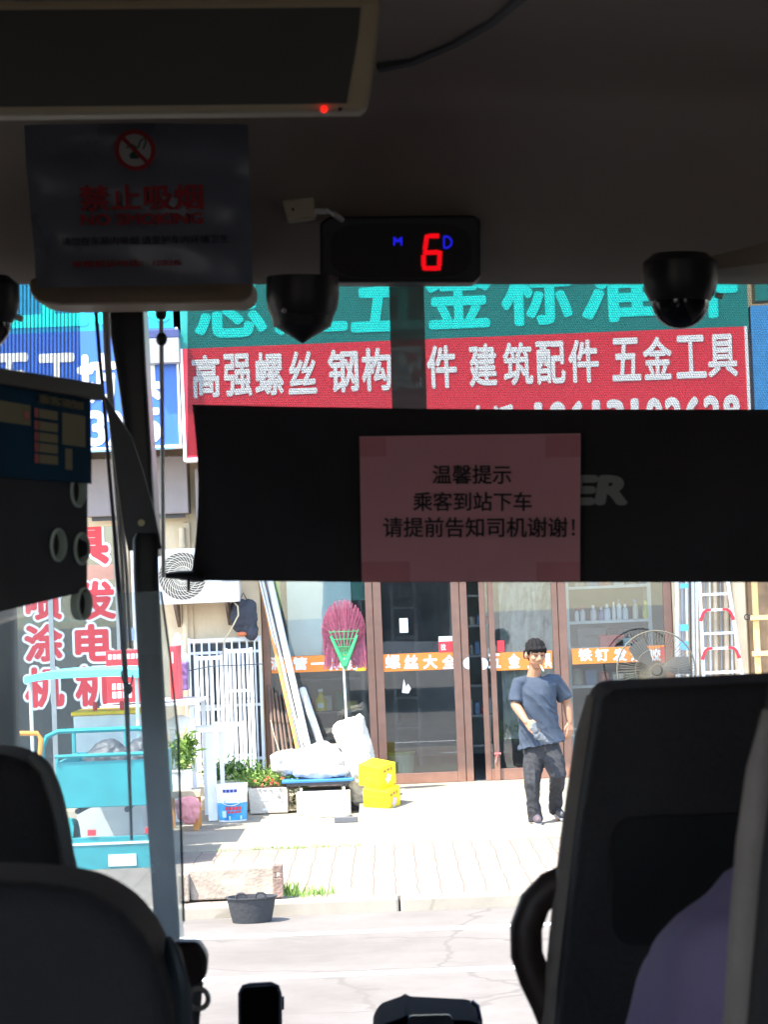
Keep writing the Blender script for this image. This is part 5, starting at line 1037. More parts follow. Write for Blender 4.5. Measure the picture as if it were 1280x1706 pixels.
# trousers ----------------------------------------------------------------------
s = MB(); limb(s, [P(903, 1236, .03), P(903, 1252, .03)], [.155, .15], 18)
s.tube([P(893, 1240, .02), P(889, 1275, -.03), P(888, 1305, -.09), P(889, 1335, -.07), P(894, 1368, -.05)], [.102, .094, .076, .066, .068], 16)
s.tube([P(913, 1240, .03), P(923, 1268, -.05), P(930, 1290, -.10), P(928, 1318, .05), P(925, 1352, .20)], [.110, .100, .078, .063, .062], 16)
tf = lambda p, n_: .007 * crease(Vector((p.x * 1.4 + p.z * .25, p.y, p.z * .3)), 9, seed=2) + .004 * crease(Vector((p.x, p.y, p.z * 1.2 + p.x * .6)), 14, seed=6) - .004
blob(s, .008, 2, tf).build('trousers', M['trouser'], t, ang=180)
for sg, x_ in ((0, 878), (1, 940)):
    pts = [P(871 + 1, 1262, -.08), P(873, 1300, -.15), P(876, 1340, -.13)] if sg == 0 else [P(938, 1262, -.12), P(943, 1282, -.16), P(937, 1318, -.02)]
def shoe(a, toe, m_):
    s = MB(); d_ = (toe - a).normalized(); limb(s, [a, a + d_ * .09, toe], [.045, .047, .036], 12, flat=.8)
    s.box(a.x - .01, a.x + .01, a.y - .01, a.y + .01, a.z - .03, a.z); blob(s, .008, 2).build('shoe', m_, t, ang=180)
    sl = MB(); side = Vector((d_.y, -d_.x, 0)).normalized(); lo = Vector((0, 0, -.043))
    sl.prism([a - d_ * .045 + lo + side * .03, a + d_ * .08 + lo + side * .042, toe + d_ * .03 + lo + side * .02, toe + d_ * .03 + lo - side * .02, a + d_ * .08 + lo - side * .042, a - d_ * .045 + lo - side * .03], (0, 0, .016)).build('shoe_sole', M['mid_grey'], t)
zf = .052; a = P(894, 1368, -.02); a.z = zf; toe = a + Vector((.01, -.19, -.003)); shoe(a, toe, mat('shoe_mauve', (.075, .055, .065), .7))
a = P(925, 1358, .24); a.z = .12; toe = a + Vector((.055, -.20, -.055)); shoe(a, toe, M['shoe'])
# cigarette and the grey gloves in his hand
p0 = H(.006, .098, -.069); t = thing('cigarette', p0, 'lit white cigarette between the walking man\'s lips', 'cigarette'); p1 = p0 + (hd * .6 + hr * .12 - Vector((0, 0, .5))).normalized() * .085
MB().tube([p0, p0.lerp(p1, .3)], .0052, 8).build('filter', M['wood_orange'], t); MB().tube([p0.lerp(p1, .3), p1], .0058, 8).build('paper_tube', M['white_paint'], t)
gc = wrR + dR * .13; g = MB()
for k in range(5):
    o_ = Vector((.02 * k - .03, -.035 - .006 * (k % 2), .03 - .016 * k)); limb(g, [gc + o_, gc + o_ + Vector((.02 + .006 * k, -.01, -.05)), gc + o_ + Vector((.03 + .008 * k, -.01, -.095 + .006 * k))], [.017, .014, .010], 8)
limb(g, [gc + Vector((-.01, -.03, .06)), gc + Vector((.0, -.04, 0))], [.026, .03], 10)
tag(blob(g, .007, 1, folds(80, .003)).build('work_gloves', M['glove'], at=gc, ang=180), 'grey work gloves held in the walking man\'s hand', 'gloves')

# ================================================================== THE BUS WE SIT IN
bus = thing('bus', (0, 3.4, -.4), 'dark bus interior framing the windscreen, with trim, posts and roof', 'bus', frame=BUS)
def bp(name, m, mb, parent=bus, **k): return mb.build(name, m, parent, **k)
HD = 3.42                                       # depth of the windscreen's upper edge
xw = 1.18; zf_ = -1.25
# header: the curved trim panel from the windscreen's top edge back to the roof (profile along the bus)
def zz(py, d): return (853 - py) / F * d
prof = [(HD, zz(474, HD)), (HD - .02, zz(468, HD - .02)), (3.37, zz(452, 3.37)), (3.34, zz(420, 3.34)), (3.30, zz(360, 3.30)), (3.25, zz(290, 3.25)), (3.18, zz(220, 3.18)), (3.08, zz(160, 3.08)), (2.95, zz(105, 2.95)), (2.75, zz(40, 2.75)), (2.5, zz(-30, 2.5)), (2.0, .60), (1.0, .66), (-7, .68)]
vs = []; nx = 48
for i in range(nx + 1):
    x = -xw + 2 * xw * i / nx
    for j, (y, z) in enumerate(prof):
        k = max(0, min(1, (x - .28) / .55)) if j < 10 else 0
        bulge = .10 * k * k * max(0, 1 - abs(j - 6) / 5.0)         # the trim swells towards the right-hand corner
        vs.append(Vector((x, y - bulge, z - bulge * .25 * (j > 2))))
m_ = len(prof); fs = [(i * m_ + j, i * m_ + j + 1, (i + 1) * m_ + j + 1, (i + 1) * m_ + j) for i in range(nx) for j in range(m_ - 1)]
bp('header_panel', M['bus_trim'], MB().add(vs, fs), ang=60)
bp('roof', mat('bus_paint', (.45, .45, .44), .3), MB().box(-1.25, 1.25, -7.2, 3.75, .80, 1.3).box(-1.25, 1.25, 3.44, 3.75, zz(462, 3.75), .7995), smooth=False)
bp('floor', M['dark_grey'], MB().box(-1.24, 1.24, -7.2, 4.1, zf_ - .1, zf_), smooth=False)
bp('rear_wall', M['bus_trim'], MB().box(-1.24, 1.24, -7.2, -7.1, zf_, .799), smooth=False)
for sg in (-1, 1):
    x0, x1 = (sg * 1.20, sg * 1.25) if sg > 0 else (-1.25, -1.20); mb = MB()
    mb.box(x0, x1, -7.1, 3.75, zf_, -.35); mb.box(x0, x1, -7.1, 3.43, .42, .799)
    ys = [-7.1, -5.6, -4.1, -2.6, -1.1, .4, 1.9, 3.4]
    for y in ys[:-1]: mb.box(x0, x1, y, y + .14, -.35, .42)
    mb.box(x0, x1, 3.1, 3.44, -.35, .42)
    bp('side_wall', M['bus_trim'], mb, smooth=False)
    cm = mat('curtain', (.10, .085, .07), .95, var=.2)
    for a, b in zip(ys[:-1], ys[1:]):
        if b > 3: b = 3.1
        c = MB(); k0 = a + .12; k1 = b - (1.05 if a in (-1.1, -2.6) else -.02); vs = []; n = 30
        for i in range(n + 1):
            y = k0 + (k1 - k0) * i / n
            for z in (-.38, .44): vs.append(Vector((sg * (1.175 + .016 * math.sin(i * 1.5)), y, z)))
        c.add(vs, [(2 * i, 2 * i + 1, 2 * i + 3, 2 * i + 2) for i in range(n)]); bp('curtain', cm, c)
bp('front_panel', MATS['bus_paint'], MB().box(-1.24, 1.24, 4.0, 4.08, zf_, -1.0).box(-1.25, -1.2, 3.751, 4.08, zf_, -.3).box(1.2, 1.25, 3.751, 4.08, zf_, -.3), smooth=False)
bp('dashboard', M['black_plastic'], MB().box(-1.19, 1.19, 3.15, 3.99, -1.10, -.99), bevel=.02, smooth=False)
a, b_ = Vector((-1.2, 3.60, zz(470, 3.6))), Vector((1.2, 3.60, zz(470, 3.6))); lo = Vector((0, .44, -1.33)); bp('windscreen', MATS['windscreen_glass'], MB().add([a, b_, b_ + lo, a + lo], [(0, 1, 2, 3)]), smooth=False)
# left front post at the very edge, the black windscreen post, the grey post
D = 3.5
def strip(pts, d, th): return MB().prism([B(x, y, d) for x, y in pts], (0, th, 0))
bp('edge_post', mat('post_brown', (.12, .10, .085), .6), strip([(-40, 800), (6, 800), (20, 1010), (26, 1260), (60, 1700), (-40, 1700)], 3.3, .05), bevel=.01, smooth=False)
bp('windscreen_post', M['black_plastic'], strip([(178, 470), (236, 470), (243, 620), (252, 760), (262, 930), (232, 930), (212, 760), (196, 640), (183, 560)], 3.47, .08), bevel=.006, smooth=False)
bp('masking_strip', MATS['post_film'], MB().add([B(648, 460, 3.5), B(706, 460, 3.5), B(712, 700, 3.5), B(654, 700, 3.5)], [(0, 1, 2, 3)]), smooth=False)
# perforated films on the glass
for px0, px1, py1, mt, n_ in ((-260, 131, 700, 'stripe_film', 'perforated_film'), (312, 1700, 760, 'dot_film', 'perforated_film')):
    bp(n_, MATS[mt], strip([(px0, 440), (px1, 440), (px1 + (4 if px0 < 0 else 6), py1), (px0, py1)], 3.56, .0005), smooth=False)
# right corner trim, caught light put into its paler beige, dark seam on the ceiling
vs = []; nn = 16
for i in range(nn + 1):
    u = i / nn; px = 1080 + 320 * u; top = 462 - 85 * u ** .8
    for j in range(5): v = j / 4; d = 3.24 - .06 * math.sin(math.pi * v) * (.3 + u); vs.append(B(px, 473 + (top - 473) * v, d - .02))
bp('corner_trim', M['bus_trim_lit'], MB().add(vs, [(i * 5 + j, i * 5 + j + 1, (i + 1) * 5 + j + 1, (i + 1) * 5 + j) for i in range(nn) for j in range(4)]), ang=80)
bp('seam', M['dark_grey'], MB().tube([B(632, 112, 2.955), B(690, 100, 2.93), B(760, 70, 2.84), B(820, 36, 2.735), B(875, -10, 2.56)], .007, 6))
tag(MB().tube([B(527, 352, 3.24), B(545, 352, 3.22), B(556, 356, 3.22), B(570, 366, 3.25)], .004, 6).build('cable', M['white_paint'], at=B(527, 352, 3.24), frame=BUS), 'short white cable from the little cream box to the speed display', 'cable')
# storage lip under the no smoking sign
bp('header_lip', mat('lip_beige', (.30, .20, .12), .6), strip([(46, 484), (60, 503), (100, 508), (400, 503), (419, 496), (421, 462), (46, 462)], 3.22, .14), bevel=.012, smooth=False)
# monitor ------------------------------------------------------------
t = thing('monitor', B(300, 185, 2.5), 'flat beige framed monitor folded down from the roof, screen dark', 'monitor', frame=BUS)
d = 2.85; tilt = .10
def BP(x, y, d0): return B(x, y, d0 - (y - 90) / 95 * -.04)
O = [(-420, 2), (634, -6), (630, 40), (618, 140), (611, 178), (600, 184), (-420, 196)]
I = [(-400, 20), (601, 12), (596, 60), (577, 172), (-400, 182)]
fr = MB(); fr.prism([B(x, y, 2.50) for x, y in [(-420, 2), (634, -6), (630, 40), (604, 11), (-400, 19)]], (0, .03, 0))
fr = MB(); fr.prism([B(x, y, 2.50) for x, y in O], (0, .045, 0)); fr.build('casing', M['monitor_frame'], t, bevel=.008, smooth=False)
MB().prism([B(x, y, 2.4965) for x, y in I], (0, .003, 0)).build('screen', M['screen'], t, smooth=False)
MB().ball(B(540, 182, 2.496), .004, 10, 6).build('power_light', mat('red_led', (.5, 0, 0), .4, var=0, emit=(1, .02, .01, .2)), t)
MB().ball(B(567, 182, 2.497), .0022, 8, 5).build('sensor', M['ink'], t)
# no smoking sign in a clear sleeve ----------------------------------------------
t = thing('no_smoking_sign', B(225, 480, 3.12), 'red on blue grey no smoking notice in a glossy plastic sleeve under the monitor', 'sign', frame=BUS)
fn = quadmap(B(38, 207, 3.13), B(412, 205, 3.13), B(58, 480, 3.11), B(420, 472, 3.11), lift=0)
vs = []; nx, ny = 36, 26
for j in range(ny + 1):
    for i in range(nx + 1):
        u, v = i / nx, j / ny; e = (abs(u - .5) * 2) ** 8
        vs.append(fn(u, v) + Vector((0, -.0035 * math.sin(u * 9 + v * 3) - .0022 * math.sin(v * 19 + u * 5) + .018 * e * (.6 + .4 * math.sin(v * 6)), 0)))
MB().add(vs, [(j * (nx + 1) + i, j * (nx + 1) + i + 1, (j + 1) * (nx + 1) + i + 1, (j + 1) * (nx + 1) + i) for j in range(ny) for i in range(nx)]).build('plastic_sleeve', M['sleeve'], t, ang=180)
f2 = lambda u, v, k=0: fn(u, v) + Vector((0, -.0075 - k * .0003, 0))
def disc(mb, fn, cu, cv, ru, rv, n=36, k=0, r0=0):
    if r0: mb.add([fn(cu + ru * s_ * math.cos(2 * math.pi * i / n), cv + rv * s_ * math.sin(2 * math.pi * i / n), k) for i in range(n) for s_ in (1, r0)], [(2 * i, (2 * i + 2) % (2 * n), (2 * i + 3) % (2 * n), 2 * i + 1) for i in range(n)])
    else: mb.add([fn(cu + ru * math.cos(2 * math.pi * i / n), cv + rv * math.sin(2 * math.pi * i / n), k) for i in range(n)], [tuple(range(n))])
    return mb
cu, cv, ru, rv = .495, .83, .092, .128
disc(MB(), f2, cu, cv, ru, rv).build('symbol_disc', M['sign_white'], t, smooth=False)
m_ = MB(); disc(m_, f2, cu, cv, ru, rv, k=3, r0=.78)
q0 = [(-.72, .62), (-.58, .76), (.72, -.62), (.58, -.76)]; m_.add([f2(cu + ru * a * 1.0, cv + rv * b_, 4) for a, b_ in q0], [(0, 1, 2, 3)]); m_.build('prohibition_ring', M['sign_red'], t, smooth=False)
m_ = MB()
m_.add([f2(cu + ru * a, cv + rv * b_, 1) for a, b_ in ((-.25, -.42), (.15, -.42), (.30, -.2), (.12, -.02), (-.1, -.05), (-.3, -.22))], [tuple(range(6))])
for pts in ([(-.4, .1), (-.2, .3), (0, .2), (.1, .05)], [(.15, .1), (.3, .45), (.5, .6), (.55, .35), (.4, .05)]):
    pp = [f2(cu + ru * a, cv + rv * b_, 2) for a, b_ in pts]; m_.tube(pp, .0012, 5)
m_.build('cigarette_symbol', mat('sign_green', (.02, .08, .06), .6), t, smooth=False)
text(MB(), '禁止吸烟', sub(f2, .235, .79, .46, .615), .028).build('lettering', M['sign_red'], t, smooth=False)
text(MB(), 'NO SMOKING', sub(f2, .235, .785, .372, .438), .05).build('lettering', M['sign_red'], t, smooth=False)
text(MB(), '举报投诉电话：12328', sub(f2, .18, .67, .115, .155), .03).build('lettering', M['sign_red'], t, smooth=False)
text(MB(), '请勿在车厢内吸烟 请爱护车内环境卫生', sub(f2, .14, .9, .25, .30), .01).build('lettering', M['ink'], t, smooth=False)
# little cream box ---------------------------------------------------------------
t = thing('sensor_box', B(498, 366, 3.24), 'little cream plastic box with a tiny hole stuck beside the speed display', 'box', frame=BUS)
MB().prism([B(x, y, 3.24) for x, y in ((470, 334), (523, 327), (528, 362), (479, 369))], (0, .03, 0)).build('box_body', M['cream_plastic'], t, bevel=.003, smooth=False)
MB().ball(B(488, 349, 3.238), .002, 8, 6).build('hole', M['ink'], t)
# speed display -----------------------------------------------------------------
t = thing('speed_display', B(665, 470, 3.26), 'black display box showing a red 6 above the windscreen', 'display', frame=BUS)
rr = [(533, 372), (548, 360), (790, 358), (801, 366), (802, 460), (790, 471), (546, 471), (533, 462)]
MB().prism([B(x, y, 3.25) for x, y in rr], (0, .06, 0)).build('casing', M['black_plastic'], t, bevel=.004, smooth=False)
ov = [B(552 + 0 + 0 * 0, 420, 3.248)] ; pts = []
for i in range(40):
    a = 2 * math.pi * i / 40; ex = 118 * math.copysign(abs(math.cos(a)) ** .45, math.cos(a)); ey = 46 * math.copysign(abs(math.sin(a)) ** .55, math.sin(a)); pts.append(B(668 + ex, 418 + ey, 3.2475))
MB().prism(pts, (0, .002, 0)).build('display_window', mat('display_black', (.003, .003, .004), .3, var=0), t, smooth=False)
red = mat('red_led_digit', (.3, 0, 0), .4, var=0, emit=(1, .004, .01, .13)); blue = mat('blue_led', (0, 0, .3), .4, var=0, emit=(.02, .02, 1, .10))
def seg(mb, p, q, r): return mb.tube([B(*p, 3.246), B(*q, 3.246)], r / F * 3.246, 8)
m_ = MB(); w_ = 4.6
for p_, q_ in (((714, 393), (732, 393)), ((711, 397), (708, 417)), ((710, 421), (731, 420)), ((706, 425), (706, 444)), ((733, 424), (732, 443)), ((709, 447), (729, 447))): seg(m_, p_, q_, w_ * .85)
for p_ in ((711, 394), (707, 447), (732, 447), (734, 421), (708, 421)): m_.ball(B(*p_, 3.246), 3.6 / F * 3.246, 8, 6)
m_.build('digit', red, t)
m_ = MB()
for p_, q_ in (((657, 395), (657, 409)), ((669, 395), (669, 409)), ((657, 402), (669, 402)), ((659, 397), (663, 402)), ((667, 397), (663, 402))): seg(m_, p_, q_, 1.5)
m_.build('indicator_letter', blue, t)
m_ = MB()
for p_, q_ in (((740, 394), (740, 413)), ((740, 394), (747, 394)), ((747, 394), (753, 401)), ((753, 401), (752, 408)), ((752, 408), (746, 413)), ((746, 413), (740, 413))): seg(m_, p_, q_, 1.6)
m_.build('indicator_letter', blue, t)
# dome cameras ---------------------------------------------------------------------
def cam_ball(px, py, d, r, label, shape):
    c = B(px, py, d); s = d / F; t = thing('dome_camera', c + Vector((0, 0, r * s)), label, 'camera', 'black cameras along the windscreen\'s top', frame=BUS); g = M['black_plastic']
    if shape == 0:     # housing with a pointed cowl
        MB().lathe(c, [(r * .98 * s, 52 * s), (r * 1.0 * s, 20 * s), (r * .95 * s, 0), (r * .86 * s, -12 * s)], 24).build('housing', g, t)
        MB().lathe(c, [(.001, -58 * s), (r * .28 * s, -48 * s), (r * .78 * s, -30 * s), (r * .855 * s, -12.5 * s)], 24).build('cowl', g, t)
        MB().ball(c + Vector((-28 * s, -r * .75 * s, -7 * s)), 5 * s, 8, 6).build('lens', M['steel'], t)
    else:
        MB().lathe(c, [(r * .7 * s, 52 * s), (r * .97 * s, 38 * s), (r * s, 10 * s), (r * .92 * s, -12 * s), (r * .8 * s, -26 * s)], 26).build('housing', g, t)
        MB().ball(c + Vector((0, 0, -26 * s)), (r * .76 * s, r * .76 * s, 47 * s), 22, 14).build('dome', mat('dome_gloss', (.01, .01, .012), .12, var=0), t)
        MB().tube([c + Vector((r * .9 * s, -.002, -16 * s)), c + Vector((r * 1.1 * s, -.004, -20 * s))], .004, 6).build('screw', M['steel'], t)
    return t
cam_ball(504, 514, 3.2, 61, 'black pointed camera left of the grey post at the windscreen\'s top', 0)
cam_ball(1134, 475, 3.08, 64, 'largest black round camera, over the right part of the red sign', 1)
cam_ball(-28, 512, 3.0, 60, 'black camera cut by the left edge of the picture', 1)
# roller blind with printed letters ---------------------------------------------------
t = thing('roller_blind', B(780, 968, 3.30), 'wide black roller blind pulled half down the windscreen', 'blind', frame=BUS)
topl = [(320, 674), (420, 676), (520, 678), (640, 680), (760, 681), (900, 682), (1100, 682), (1300, 682), (1700, 684)]; botl = [(318, 967), (420, 968), (520, 969), (640, 970), (760, 970), (900, 970), (1100, 970), (1300, 970), (1700, 970)]
nx, ny = 64, 14; vs = []
def lerp_line(L, u):
    k = u * (len(L) - 1); i = min(int(k), len(L) - 2); f_ = k - i; return (L[i][0] * (1 - f_) + L[i + 1][0] * f_, L[i][1] * (1 - f_) + L[i + 1][1] * f_)
for th in (0, .002):
    for j in range(ny + 1):
        for i in range(nx + 1):
            u, v = i / nx, j / ny; a = lerp_line(topl, u); b_ = lerp_line(botl, u); x = a[0] * (1 - v) + b_[0] * v; y = a[1] * (1 - v) + b_[1] * v
            x += 11 * math.sin(math.pi * v) * max(0, 1 - u * 12)
            p = B(x, y, 3.32); p.y += .0022 * math.sin(u * 40) * math.sin(v * 3) + .0015 * math.sin(u * 17 + v * 6) + th; vs.append(p)
N_ = (nx + 1) * (ny + 1); q = lambda j, i, o: o + j * (nx + 1) + i
fs = [(q(j, i, o), q(j, i + 1, o), q(j + 1, i + 1, o), q(j + 1, i, o)) for o in (0, N_) for j in range(ny) for i in range(nx)] + [(q(j, i, 0), q(j + 1, i, 0), q(j + 1, i, N_), q(j, i, N_)) for i in (0, nx) for j in range(ny)]
MB().add(vs, fs).build('blind_cloth', M['blind_cloth'], t, ang=180)
MB().tube([B(276, 959, 3.318), B(300, 958, 3.318), B(322, 960, 3.318), B(340, 964, 3.318)], [.0035, .006, .008, .005], 8).build('bottom_bar', M['black_plastic'], t)
MB().tube([B(314, 960, 3.312), B(314, 985, 3.312)], .0022, 6).build('pull_tab', M['ink'], t)
fn = lambda px: (lambda u, v, k=0: B(px[0] + (px[2] - px[0]) * u, px[3] + (px[1] - px[3]) * v, 3.3135 - k * .0002))
text(MB(), 'ER', fn((952, 795, 1042, 838)), .085, shear=.12).build('printed_letters', M['grey_print'], t, smooth=False)
# pink notice ----------------------------------------------------------------------------
t = thing('paper_notice', B(784, 970, 3.30), 'pink paper notice with three lines of black words taped on the blind', 'notice', frame=BUS)
fq = quadmap(B(599, 727, 3.303), B(968, 722, 3.303), B(603, 970, 3.303), B(967, 968, 3.303), lift=0)
vs = []; nx, ny = 24, 16
for th in (0, .0004):
    for j in range(ny + 1):
        for i in range(nx + 1): u, v = i / nx, j / ny; vs.append(fq(u, v) + Vector((0, -.0012 * math.sin(u * 5 + 1) * math.sin(v * 4) + th, 0)))
N_ = (nx + 1) * (ny + 1); fs = [tuple(o + k for k in (j * (nx + 1) + i, j * (nx + 1) + i + 1, (j + 1) * (nx + 1) + i + 1, (j + 1) * (nx + 1) + i)) for o in (0, N_) for j in range(ny) for i in range(nx)]
MB().add(vs, fs).build('paper_sheet', M['pink_paper'], t, ang=180)
fl = lambda px: (lambda u, v, k=0: B(px[0] + (px[2] - px[0]) * u, px[3] + (px[1] - px[3]) * v, 3.3005 - k * .00015))
for s_, px in (('温馨提示', (721, 775, 852, 806)), ('乘客到站下车', (689, 820, 886, 851)), ('请提前告知司机谢谢！', (639, 862, 958, 895))): text(MB(), s_, fl(px), .018, n=6).build('lettering', M['ink'], t, smooth=False)
for a, b_, c_, d_ in ((.0, .12, .86, .99), (.84, 1.0, .84, .99), (.0, .22, .0, .14), (.80, 1, .0, .13)): MB().add([fq(a, c_) + Vector((0, -.0016, 0)), fq(b_, c_) + Vector((0, -.0016, 0)), fq(b_, d_) + Vector((0, -.0016, 0)), fq(a, d_) + Vector((0, -.0016, 0))], [(0, 1, 2, 3)]).build('clear_tape', mat('tape_red', (.72, .24, .30), .35), t, smooth=False)
# blind guide rods and cables -------------------------------------------------------------
t = thing('guide_rod', B(271, 960, 3.40), 'thin steel guide rod hanging at the blind\'s left end, with a black socket', 'rod', frame=BUS)
MB().tube([B(268, 500, 3.40), B(270, 700, 3.40), B(272, 962, 3.40)], .0032, 8).build('rod', M['steel'], t); MB().lathe(B(268, 532, 3.40), [(.006, 0), (.008, .005), (.009, .035)], 12).build('socket', M['black_plastic'], t); MB().ball(B(269, 565, 3.40), (.008, .008, .010), 10, 8).build('knob', M['black_plastic'], t)
for a, b_, c_, lb in ((172, 190, 204, 'left one of the two bright steel rods beside the black post'), (178, 196, 211, 'right one of the two bright steel rods beside the black post')):
    tag(MB().tube([B(a, 500, 3.40), B(a + 4, 600, 3.40), B(b_, 780, 3.40), B(c_, 960, 3.40), B(c_ + 6, 1080, 3.42)], .0028, 8).build('steel_rod', M['steel'], at=B(c_, 960, 3.4), frame=BUS), lb, 'rod')
t = thing('hanging_cable', B(212, 1150, 3.38), 'dark purple cable hanging past the black post with a clip near its end', 'cable', frame=BUS)
MB().tube([B(158, 500, 3.38), B(166, 600, 3.38), B(172, 660, 3.38), B(180, 770, 3.38), B(190, 880, 3.38), B(196, 960, 3.38), B(204, 1050, 3.38), B(210, 1150, 3.38), B(214, 1260, 3.38), B(219, 1400, 3.38)], [.0028, .0028, .0026, .0026, .003, .004, .004, .004, .0028, .002], 8).build('cable_run', mat('cable_purple', (.045, .03, .05), .5), t)
MB().ball(B(213, 1148, 3.378), (.007, .006, .008), 10, 8).tube([B(213, 1148, 3.375), B(219, 1138, 3.37), B(221, 1124, 3.37)], .0015, 5).tube([B(211, 1148, 3.375), B(203, 1130, 3.37), B(202, 1118, 3.37)], .0012, 5).build('cable_clip', M['black_plastic'], t)
# driver's screen: pane with painted reflection haze, its post and the dark hinged wedge ------------------------------
t = thing('driver_partition', B(190, 1520, 2.95), 'driver\'s protective screen with a dusty clear pane and a dark rounded post', 'partition', frame=BUS)
D2 = 3.02
MB().prism([B(x, y, D2) for x, y in ((-120, 1000), (20, 1000), (150, 990), (268, 985), (284, 1100), (297, 1230), (306, 1535), (306, 1720), (-120, 1720))], (0, .004, 0)).build('clear_pane', MATS['haze_glass'], t, smooth=False)
MB().tube([B(268, 985, D2 - .002), B(284, 1100, D2 - .002), B(297, 1230, D2 - .002), B(306, 1535, D2 - .002)], .0016, 6).build('pane_edge', mat('pane_edge', (.25, .3, .3), .2), t)
MB().prism([B(x, y, 3.14) for x, y in ((170, 650), (178, 664), (198, 695), (219, 728), (238, 785), (256, 850), (266, 900), (269, 914), (262, 916), (213, 918), (205, 880), (193, 790), (182, 710))], (0, .006, 0)).build('hinged_wedge', mat('wedge_navy', (.018, .024, .045), .35), t, bevel=.0012, smooth=False)
MB().tube([B(x, y, 3.139) for x, y in ((198, 695), (219, 728), (238, 785), (256, 850), (267, 905))], .0008, 5).build('bright_edge', mat('edge_white', (.45, .48, .5), .3), t)
MB().lathe(B(235, 871, 3.136), [(.0046, .0), (.0046, .004), (.003, .006)], 14, 'Y').build('screw', mat('brass', (.75, .68, .42), .35), t)
pts = [B(242, 898, 3.12), B(243, 960, 3.12), B(250, 1100, 3.12), B(262, 1300, 3.12), B(278, 1545, 3.12), B(284, 1720, 3.12)]
pb = MB().tube([B(242, 888, 3.12)] + pts, [.012] + [.0165] * 6, 16, flat=.6); pb.build('post', mat('post_slate', (.016, .019, .021), .5), t)
# metal side panel with the round holes, running back beside the driver (seen edge-on)
t = thing('perforated_panel', B(60, 1000, 2.7), 'dark metal side panel with round holes and a blue poster, left of the driver\'s post', 'panel', frame=BUS)
DA, DB = 2.42, 2.60      # depth at px 0 and px 145
_A, _B = B(0, 800, DA), B(145, 800, DB)
def SP(u, py, off=0):
    k = (145 * u - 640) / F; s_ = (k * _A.y - _A.x) / ((_B.x - _A.x) - k * (_B.y - _A.y)); d = _A.y + s_ * (_B.y - _A.y)
    return Vector((_A.x + s_ * (_B.x - _A.x) + off, d - off * .15, (853 - py) / F * d))
def edge(y0, y1, u): return y0 + (y1 - y0) * u
# grid with holes: circular openings cut out of the sheet
tl, tr, bl, br = SP(-.9, edge(640, 655, -.9)), SP(1, 655), SP(-.9, edge(1019, 985, -.9)), SP(1, 985)
wlen = (tr - tl).length; hh = (tl - bl).length
holes = [(.89, 818), (.66, 908), (.93, 914), (.96, 1006)]
hx = (tr - tl).normalized(); hz = Vector((0, 0, 1)); nn_ = hx.cross(hz).normalized()
if nn_.x < 0: nn_ = -nn_
RHO = 23 * 2.75 / F
hc_ = [SP(u, y) for u, y in holes]
m_ = MB(); N = 16
def ringpt(c, r, a): return c + hx * (r * math.cos(a)) + hz * (r * math.sin(a))
import bmesh
bm = bmesh.new(); outer = [tl, tr, SP(1, 985), SP(-.9, edge(1019, 985, -.9))]
ov = [bm.verts.new(p) for p in outer]; es = [bm.edges.new((ov[i], ov[(i + 1) % 4])) for i in range(4)]
for c in hc_[:3]:
    rv_ = [bm.verts.new(ringpt(c, RHO, 2 * math.pi * i / 24)) for i in range(24)]; es += [bm.edges.new((rv_[i], rv_[(i + 1) % 24])) for i in range(24)]
bmesh.ops.triangle_fill(bm, edges=es, use_beauty=True)
bm.verts.index_update(); vv = [v.co.copy() for v in bm.verts]; ff = [tuple(v.index for v in f_.verts) for f_ in bm.faces]; bm.free()
th_ = Vector((-.022, 0, 0))
m_.add(vv, ff); m_.add([p + th_ for p in outer], [(0, 1, 2, 3)]); m_.add([outer[1], outer[2], outer[2] + th_, outer[1] + th_, outer[3], outer[3] + th_], [(0, 1, 2, 3), (1, 4, 5, 2)]); m_.build('panel_sheet', M['panel_dark'], t, smooth=False)
for c in hc_:
    k = MB(); n = 28
    for i in range(n):
        pass
    vs = [ringpt(c, RHO * f_, 2 * math.pi * i / n) + nn_ * o for i in range(n) for f_, o in ((1.13, .0015), (1.0, .003), (.98, -.007), (1.1, -.0075))]
    k.add(vs, [(4 * i + j, 4 * i + (j + 1) % 4, 4 * ((i + 1) % n) + (j + 1) % 4, 4 * ((i + 1) % n) + j) for i in range(n) for j in range(4)]); k.build('hole_rim', M['hole_rim'], t); MB().add([ringpt(c, RHO * .97, 2 * math.pi * i / n) - nn_ * .0065 for i in range(n)], [tuple(range(n))]).build('hole_plug', M['ink'], t, smooth=False)
fp = quadmap(SP(-.9, 612, .004), SP(.99, 664, .004), SP(-.9, 786, .004), SP(1.0, 806, .004), lift=0)
fpp = lambda u, v, k=0: fp(u, v) + nn_ * (.0015 + .0004 * k)
MB().prism([fp(0, 0), fp(1, 0), fp(1, 1), fp(0, 1)], nn_ * .001).build('poster', M['poster_blue'], t, smooth=False)
U = lambda px: (px / 145 + .9) / 1.9
fs_ = MB()
for y0 in (676, 698, 718, 737, 757): patch(fs_, fpp, U(49), U(82), 1 - (y0 + 16 - 640) / 163, 1 - (y0 - 640) / 163)
patch(fs_, fpp, U(90), U(133), .42, .78); patch(fs_, fpp, U(-30), U(34), .58, .8); patch(fs_, fpp, U(95), U(108), .14, .38); fs_.build('poster_field', M['poster_cream'], t, smooth=False)
fs_ = MB()
for y0 in (676, 698, 718, 737, 757): patch(fs_, fpp, U(40), U(47.5), 1 - (y0 + 16 - 640) / 163, 1 - (y0 - 640) / 163, 1)
patch(fs_, fpp, U(22), U(31), .64, .73, 2); fs_.build('poster_mark', M['poster_red'], t, smooth=False)
text(MB(), '乘客须知', sub(fpp, U(45), U(125), .84, .94), .02).build('lettering', M['poster_cream'], t, smooth=False)
